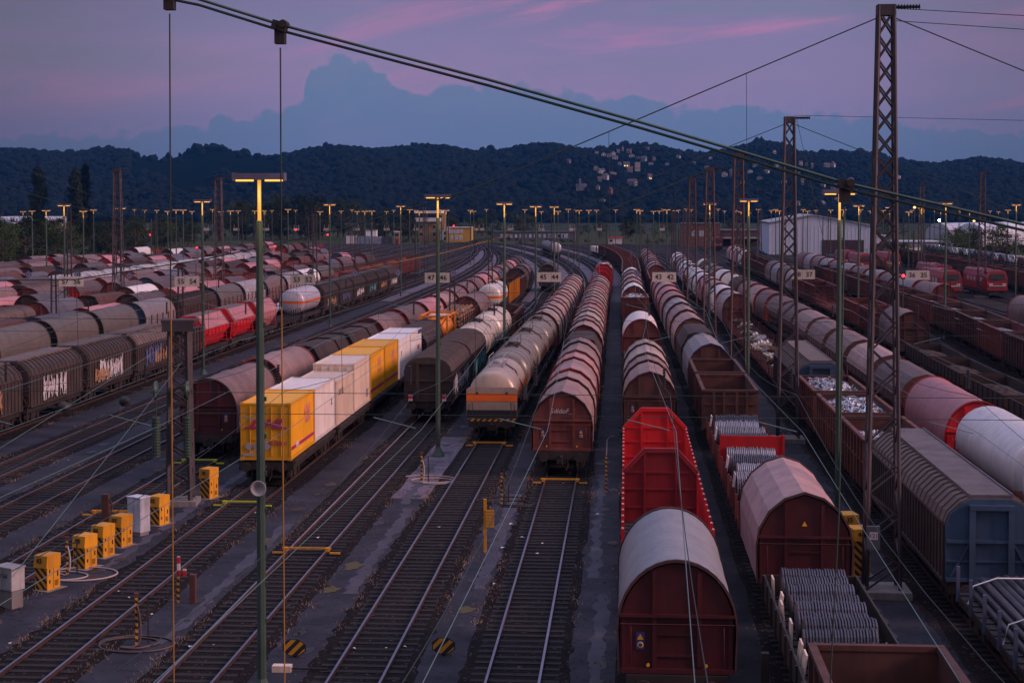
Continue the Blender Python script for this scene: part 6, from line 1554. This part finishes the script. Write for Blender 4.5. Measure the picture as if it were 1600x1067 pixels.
# two white barrel-roofed sheds
def barrel(x0, x1, y, z, length, label, yaw):
    r_ = (x1-x0)/2; o = empty('barrel_shed', ((x0+x1)/2,y,0), yaw, label, 'shed'); n = 14
    pr = [(-r_,0)]+[(-r_*math.cos(a),z-r_*.85+r_*.85*math.sin(a)) for a in [math.pi*i/n for i in range(n+1)]]+[(r_,0)]
    MB().prism(pr, 0, length, True, False).build('shell', HALLM, o); k = MB()
    for j in range(6): yy = length*(j+.5)/6; k.band([(a*1.001,b) for a,b in pr[1:-1]],[(a*1.02,b+.12) for a,b in pr[1:-1]], yy-.15, yy+.15)
    k.build('rib', HALLM, o); MB().box(-r_*.3,r_*.3,-.06,-.01,0,z*.5).build('door', GREYP, o)
barrel(ux(1437,575), ux(1461,575)+3.6, 575, 7.9, 60, 'left round-ended white shed behind the right trees', -.62); barrel(ux(1484,575), ux(1512,575)+3.2, 575, 7.9, 60, 'right round-ended white shed behind the right trees', -.62)
y = 800; o = empty('sawtooth_hall', (ux(22,y),y,0), 0, 'pale hall with a streaked roof at the far left', 'hall'); MB().box(-18,10,0,30,0,5.0).build('wall', GREYP, o)
k = MB()
for i in range(5): k.add([(-18,i*6,5.0),(10,i*6,5.0),(10,i*6+5.9,8.6),(-18,i*6+5.9,8.6),(-18,i*6+5.9,5.0),(10,i*6+5.9,5.0)], [(0,1,2,3),(2,1,5),(0,3,4),(3,2,5,4)])
k.build('roof', mat('roof_pale', (.42,.46,.56), .5, 0, var=.5, damt=.7, dirt=(.12,.13,.16)), o)

# ------------------------------------------------------------------ trees
BARK = mat('bark', (.05,.04,.032), .9, 0, streak=False)
def leafmat(name, c):
    m, nt, b = nodes(name); L = nt.links.new; ge = N(nt, 'ShaderNodeNewGeometry'); oi = N(nt, 'ShaderNodeObjectInfo')
    n1 = N(nt, 'ShaderNodeTexNoise'); n1.inputs['Scale'].default_value = .35; n1.inputs['Detail'].default_value = 4; L(ge.outputs['Position'], n1.inputs['Vector'])
    r1 = N(nt, 'ShaderNodeMapRange'); r1.inputs['From Min'].default_value = .3; r1.inputs['From Max'].default_value = .7; r1.inputs['To Min'].default_value = .5; r1.inputs['To Max'].default_value = 1.5; L(n1.outputs['Fac'], r1.inputs['Value'])
    r2 = N(nt, 'ShaderNodeMapRange'); r2.inputs['To Min'].default_value = .65; r2.inputs['To Max'].default_value = 1.35; L(oi.outputs['Random'], r2.inputs['Value'])
    mu = N(nt, 'ShaderNodeMath', operation='MULTIPLY'); L(r1.outputs[0], mu.inputs[0]); L(r2.outputs[0], mu.inputs[1])
    vm = N(nt, 'ShaderNodeVectorMath', operation='SCALE'); vm.inputs[0].default_value = c; L(mu.outputs[0], vm.inputs['Scale']); L(vm.outputs[0], b.inputs['Base Color'])
    b.inputs['Roughness'].default_value = .8; b.inputs['Specular IOR Level'].default_value = .05; return m
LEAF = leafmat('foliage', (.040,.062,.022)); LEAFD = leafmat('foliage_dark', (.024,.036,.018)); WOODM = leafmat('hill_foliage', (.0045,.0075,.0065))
def tree_mesh(h, rw, seed, m, shape='round', nl=1500, ls=.34):
    q = random.Random(seed); o = empty('tree'); t = MB(); lean = q.uniform(-.04,.04)
    t.tube([(0,0,0),(lean*h*.3,0,h*.3),(lean*h*.6,0,h*.6),(lean*h,0,h*.92)], [h*.028,h*.022,h*.013,.02], 7)
    ends = []
    for i in range(7):
        a = i*2.4+q.uniform(-.4,.4); z0 = h*q.uniform(.2,.55); L = rw*q.uniform(.5,.85) if shape == 'round' else rw*.5
        e = (math.cos(a)*L, math.sin(a)*L, z0+h*q.uniform(.12,.3)); t.tube([(lean*z0,0,z0),(e[0]*.5,e[1]*.5,z0+(e[2]-z0)*.35),e], [h*.011,h*.008,.015], 5); ends.append(e)
    t.build('trunk', BARK, o)
    # clump centres through the crown, leaves gathered round them
    cl = []
    n = 26 if shape == 'round' else 60
    for i in range(n):
        if shape == 'round':
            z = h*q.uniform(.16,.96); k = math.sin(math.pi*min(1,max(.08,(z/h-.06)/.98)))**.6; rr_ = rw*k*q.uniform(.25,1.05)
        else:
            z = h*(.05+.92*i/n)+q.uniform(-.3,.3); rr_ = rw*q.uniform(.0,.75)*min(1,(1.03-z/h)*2.6)*min(1,z/h*5)
        a = q.uniform(0,6.3); cl.append((math.cos(a)*rr_, math.sin(a)*rr_, z, q.uniform(.16,.34)*rw if shape == 'round' else q.uniform(.25,.5)*rw))
    c = MB(); per = nl//n
    for cx, cy, cz, cr in cl:
        for j in range(per):
            d = Vector((q.gauss(0,1),q.gauss(0,1),q.gauss(0,.8))).normalized()*cr*q.uniform(.4,1.15)
            p = Vector((cx,cy,max(.3,cz)))+d; a = Vector((q.gauss(0,1),q.gauss(0,1),q.gauss(0,1))).normalized(); b = a.orthogonal().normalized(); s_ = ls*q.uniform(.6,1.4)
            c.add([p-a*s_*.5, p+b*s_*.35, p+a*s_*.5, p-b*s_*.35], [(0,1,2,3)])
    c.build('crown', m, o); PROTO.append(o); return o
TREES = [tree_mesh(10, 4.2, 1, LEAF), tree_mesh(10, 3.6, 2, LEAF), tree_mesh(10, 4.8, 3, LEAFD), tree_mesh(10, 4.0, 4, LEAFD), tree_mesh(10, 5.2, 5, LEAF)]
BUSH = [tree_mesh(4, 2.6, 11, LEAF, nl=800, ls=.3), tree_mesh(4, 3.0, 12, LEAFD, nl=800, ls=.3), tree_mesh(4, 2.2, 13, LEAF, nl=700, ls=.3)]
POP = [tree_mesh(30, 4.2, 21, LEAFD, 'poplar', 11000, .75), tree_mesh(30, 3.4, 22, LEAFD, 'poplar', 11000, .75)]
tq = random.Random(77)
def plant(p, x, y, s, label, group, sz=1., cat='tree', z=0.):
    o = copy_tree(p); o.location = (x,y,z); o.rotation_euler = (0,0,tq.uniform(0,6.3)); o.scale = (s,s,s*sz)
    if cat == 'bush': o.name = 'bush'
    return tag(o, label, cat, group)
# hedge-like wood behind the far-left rows
for i in range(95):
    y = 255+345*(i/95)+tq.uniform(-6,6); x = -117-abs(tq.gauss(0,9))-(y-255)*.10
    if i % 3 == 2: x -= tq.uniform(8,30)
    hmax = 13.4-20*y/2600+tq.uniform(-2.2,1.0)
    plant(tq.choice(TREES), x, y, max(.5,hmax/10), 'leafy tree in the green belt behind the far-left wagon rows', 'trees behind the left rows')
for i in range(46):
    u = tq.uniform(330,640); y = tq.uniform(650,740); top = 316+tq.uniform(-5,16)+ (12 if u > 560 else 0)-(6 if 430 < u < 560 else 0); h_ = 13.5+(323-top)*y/2600
    plant(tq.choice(TREES[2:4]), ux(u,y), y, h_/10, 'dark tree in the clump beyond the yard throat', 'dark trees beyond the throat')
for i in range(60):
    u = tq.uniform(640,1440); y = tq.uniform(690,790); top = 343+tq.uniform(-9,7); h_ = 13.5+(323-top)*y/2600
    plant(tq.choice(TREES), ux(u,y), y, max(.35,h_/10), 'dim tree in the row beyond the yard buildings', 'trees beyond the buildings')
for i in range(46):
    u = tq.uniform(1370,1680); y = 350+tq.uniform(0,130)+(25 if u < 1440 else 0); top = 372-(u-1400)*.10+tq.uniform(-9,9) if u > 1440 else 378; h_ = 13.5+(323-top)*y/2600
    if 1437 < u < 1482: h_ *= .62
    plant(tq.choice(TREES+BUSH[:1]), ux(u,y), y, max(.25,h_/10), 'bushy tree in front of the round-ended white sheds', 'trees at the right edge')
for i in range(70):
    u = tq.choice((tq.uniform(500,760), tq.uniform(740,960), tq.uniform(980,1100))); y = tq.uniform(600,650)
    plant(tq.choice(BUSH), ux(u,y), y, tq.uniform(.18,.5), 'low bush among the sidings at the yard end', 'bushes at the yard end', .8, 'bush')
plant(POP[0], ux(43,700), 700, 1.03, 'single tall poplar at the far left', None, 1.0); plant(POP[0], ux(103,700), 700, 1.0, 'broader poplar, left one of the close pair', None, 1.0); plant(POP[1], ux(120,710), 710, 1.07, 'taller narrow poplar, right one of the close pair', None, 1.0)
for o in list(COL.objects):
    if o.name.startswith('tree') and o.get('label','').find('poplar') >= 0: o.name = 'poplar'

# ------------------------------------------------------------------ the wooded hills
RID = [(-700,232),(-100,231),(0,231),(60,226),(110,233),(180,231),(225,234),(300,230),(320,228),(350,228),(400,232),(440,236),(480,232),(540,225),(600,223),(640,228),(700,227),(800,229),(860,225),(900,224),(960,222),(1000,226),(1050,228),(1120,230),(1160,227),(1200,221),(1240,228),(1300,232),(1340,237),(1400,246),(1460,250),(1520,248),(1600,253),(1700,258),(2400,262)]
def vr(u):
    for (a,b),(c,d) in zip(RID, RID[1:]):
        if a <= u <= c: return b+(d-b)*(u-a)/(c-a)
    return 250
YR = 2500.
def hz(s, y):
    u = 978+2600*s; top = 13.5+(323-vr(u)-3)*YR/2600-8
    t_ = max(0., min(1., (y-1350)/(YR-1350))); t_ = t_*t_*(3-2*t_)*.75+t_*.25
    gully = 1-.10*(1-t_)*math.sin(s*38+math.sin(s*17)*1.7)-.05*math.sin(s*95+y*.004)
    back = 1. if y <= YR else max(0., 1-(y-YR)/900)
    return -.3+top*t_*gully*back
k = MB(); ss = [-.52+i*.9/150 for i in range(151)]; yy_ = [1320+i*1700/48 for i in range(49)]
for y in yy_:
    for s in ss: k.v.append((s*y, y, hz(s,y)))
for j in range(48):
    for i in range(150): a = j*151+i; k.f.append((a,a+1,a+152,a+151)); k.sm.append(True)
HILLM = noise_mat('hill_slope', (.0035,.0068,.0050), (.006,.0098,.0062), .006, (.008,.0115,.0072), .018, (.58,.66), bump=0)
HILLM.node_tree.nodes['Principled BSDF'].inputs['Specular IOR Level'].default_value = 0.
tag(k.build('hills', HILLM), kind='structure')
def hillhit(u, v):
    d = ray(u, v); y = 1360.
    while y < 2560:
        t_ = y/d.y; z = H+d.z*t_; x = d.x*t_
        if z <= hz(x/y, y): return Vector((x,y,hz(x/y,y)))
        y += 4
    return Vector((d.x*YR/d.y, YR, hz(d.x/d.y, YR)))
# a crown of foliage for every few metres of slope: one wood
import numpy as np
ICO_V = []; ICO_F = []
def ico():
    p = (1+5**.5)/2
    v = [(-1,p,0),(1,p,0),(-1,-p,0),(1,-p,0),(0,-1,p),(0,1,p),(0,-1,-p),(0,1,-p),(p,0,-1),(p,0,1),(-p,0,-1),(-p,0,1)]
    f = [(0,11,5),(0,5,1),(0,1,7),(0,7,10),(0,10,11),(1,5,9),(5,11,4),(11,10,2),(10,7,6),(7,1,8),(3,9,4),(3,4,2),(3,2,6),(3,6,8),(3,8,9),(4,9,5),(2,4,11),(6,2,10),(8,6,7),(9,8,1)]
    v = [Vector(a).normalized() for a in v]; c = {}; nf = []
    def mid(a, b):
        k_ = (min(a,b),max(a,b))
        if k_ not in c: c[k_] = len(v); v.append(((v[a]+v[b])/2).normalized())
        return c[k_]
    for a,b,d in f: x,y,z = mid(a,b),mid(b,d),mid(d,a); nf += [(a,x,z),(b,y,x),(d,z,y),(x,y,z)]
    return np.array([tuple(a) for a in v]), np.array(nf)
iv, ifc = ico(); rg = np.random.default_rng(4)
HOUSES = []
hl = [(888,252,9,7),(924,236,6,5),(932,239,7,5),(943,241,9,7),(951,243,8,6),(958,240,9,8),(966,236,6,6),(973,232,4,9),(983,236,10,7),(987,243,12,6),(961,246,12,6),(996,246,8,5),(1006,248,11,9),(1022,247,7,8),(1017,256,9,4),(968,255,8,7),(979,257,12,8),(996,261,11,14),(984,265,12,9),(931,262,9,9),(939,267,14,8),(946,276,14,10),(937,280,8,8),(957,270,14,4),(1015,276,8,9),(934,293,8,8),(908,292,22,10),(953,298,10,11),(988,285,18,11),(941,313,12,5),(1085,255,6,5),(1042,256,9,5),(1180,259,10,5),(1132,272,12,9),(1142,270,5,12),(1187,278,12,6),(1213,260,8,6),(1220,264,7,7),(1251,255,7,7),(1260,256,6,7),(1291,258,12,7),(1301,257,10,9),(1269,259,4,9),(1210,237,6,6),(1198,268,10,6),(1247,272,7,8),(1254,284,6,10),(1286,288,9,8),(1305,292,18,9),(1330,280,10,6),(1246,318,12,8),(1285,316,10,6),(1310,313,14,9),(1400,276,16,7),(1225,285,10,6),(1172,268,9,6),(1104,262,8,5),(788,326,12,10),(770,330,9,6),(70,243,7,4),(82,243,5,4),(92,243,8,4),(1060,245,8,5),(1075,240,7,5),(1012,232,6,5),(1110,247,7,5),(1160,285,8,5)]
for i, (u, v, w, h_) in enumerate(hl):
    p = hillhit(u, v+h_*.5); sc_ = p.y/2600; HOUSES.append((p.x/p.y, p.y)); W_, H_ = w*sc_*.70, h_*sc_*.95
    lab = {17:'tall pale apartment block on the wooded hillside',26:'big pale mansion with a tower at the foot of the hill houses',27:'reddish gabled house on the hillside',57:'pale house at the hill foot beyond the yellow building'}.get(i, 'pale gabled house among the trees on the far hillside')
    o = empty('house', (p.x,p.y,p.z-1), tq.uniform(-.5,.5), lab, 'house', None if i in (17,26,27,57) else 'houses on the wooded hill')
    m = mat('house_red', (.30,.09,.085), .8) if i == 27 else tq.choice((mat('house_white', (.42,.42,.43), .7), mat('house_cream', (.34,.31,.29), .7), mat('house_grey', (.20,.20,.22), .7)))
    d_ = W_*.9; hw = H_*.62 if i != 17 else H_
    MB().box(-W_/2,W_/2,-d_/2,d_/2,-3,hw+1).build('wall', m, o)
    if i == 17: MB().box(-W_/2-.3,W_/2+.3,-d_/2-.3,d_/2+.3,hw+1.01,hw+1.6).build('roof', GREYP, o)
    else:
        g_ = MB(); a = hw+1; t_ = H_+1
        if i % 2: g_.add([(-W_/2-.5,-d_/2-.5,a),(W_/2+.5,-d_/2-.5,a),(W_/2+.5,d_/2+.5,a),(-W_/2-.5,d_/2+.5,a),(0,-d_/2-.5,t_),(0,d_/2+.5,t_)], [(0,4,5,3),(1,2,5,4),(0,3,2,1)]); 
        else: g_.add([(-W_/2-.5,-d_/2-.5,a),(W_/2+.5,-d_/2-.5,a),(W_/2+.5,d_/2+.5,a),(-W_/2-.5,d_/2+.5,a),(-W_/2-.5,0,t_),(W_/2+.5,0,t_)], [(0,1,5,4),(3,4,5,2),(0,4,3),(1,2,5)])
        g_.build('roof', tq.choice((mat('roof_slate', (.07,.07,.085), .8), mat('roof_tile', (.11,.06,.055), .8))), o)
        if i % 2: MB().add([(-W_/2,-d_/2-.01,a),(W_/2,-d_/2-.01,a),(0,-d_/2-.01,t_-.5)], [(0,1,2)]).build('gable', m, o)
    lit = i in (16,24,28,57,59,61)
    windows(o, [-W_*.25, W_*.22], hw*.35, hw*.35+1.6, 1.3, WARMW if lit and i != 28 else WIND, -d_/2)
    if i == 26: MB().box(-W_*.2,W_*.0,-d_/2-.6,d_/2,hw,hw+9).build('corner_tower', m, o)
V = []; cnt = 0
def crown(s, y, r, squash):
    V.append((s, y, r, squash))
for i in range(17000):
    y = 1380+(YR-1380)*rg.random()**.8; s = -.50+.86*rg.random(); u = 978+2600*s
    v = 323-(hz(s,y)-13.5)*2600/y
    if 190 < u < 432 and 236 < v < 292+20*math.sin(u*.05) and rg.random() < .985: continue
    r = rg.uniform(3.2,6.6); town = 880 < u < 1420 and v < 322
    if town: r *= .62
    skip = False
    if town or u > 760:
        for hs, hy in HOUSES:
            if abs(hs-s)*2600 < 8 and -95 < y-hy < 14: skip = True; break
    if skip: continue
    crown(s, y, r, rg.uniform(.75,1.15))
for i in range(1500):
    s = -.42+.70*i/1500; u = 978+2600*s
    if 195 < u < 420 and rg.random() < .8: continue
    crown(s+rg.uniform(-.0008,.0008), YR+rg.uniform(-30,25), rg.uniform(2.8,6.)*(1.45 if rg.random() < .06 else 1), rg.uniform(.8,1.35))
nv, nf = len(iv), len(ifc); AV = np.zeros((len(V)*nv,3)); AF = np.zeros((len(V)*nf,3), dtype=np.int64)
for i, (s, y, r, q_) in enumerate(V):
    k_ = 1+rg.uniform(-.34,.34,(nv,1)); p = iv*k_*r; p[:,2] *= q_
    AV[i*nv:(i+1)*nv] = p+np.array([s*y, y, hz(s,y)+r*.45]); AF[i*nf:(i+1)*nf] = ifc+i*nv
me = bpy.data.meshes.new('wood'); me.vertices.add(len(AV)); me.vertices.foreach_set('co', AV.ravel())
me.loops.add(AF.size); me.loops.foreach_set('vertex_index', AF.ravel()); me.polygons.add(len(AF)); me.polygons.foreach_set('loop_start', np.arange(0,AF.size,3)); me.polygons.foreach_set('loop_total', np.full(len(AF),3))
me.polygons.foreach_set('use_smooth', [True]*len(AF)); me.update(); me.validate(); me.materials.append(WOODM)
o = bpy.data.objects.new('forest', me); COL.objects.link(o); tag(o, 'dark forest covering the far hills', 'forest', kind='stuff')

# ------------------------------------------------------------------ evening haze in the valley
hm = bpy.data.materials.new('evening_haze'); hm.use_nodes = True; nt = hm.node_tree
nt.nodes.remove(nt.nodes['Principled BSDF']); pv = N(nt, 'ShaderNodeVolumePrincipled'); pv.inputs['Color'].default_value = (.06,.36,1.,1); pv.inputs['Density'].default_value = HAZE = .00006
pv.inputs['Anisotropy'].default_value = .1
nt.links.new(pv.outputs[0], nt.nodes['Material Output'].inputs['Volume'])
hb = MB().box(-2500,2500,-60,3400,-4,190).build('haze', hm); tag(hb, kind='stuff')

# ------------------------------------------------------------------ tidy the templates away
def drop(o):
    for c in KIDS.get(o.name, ()): drop(c)
    bpy.data.objects.remove(o)
for p in PROTO: drop(p)
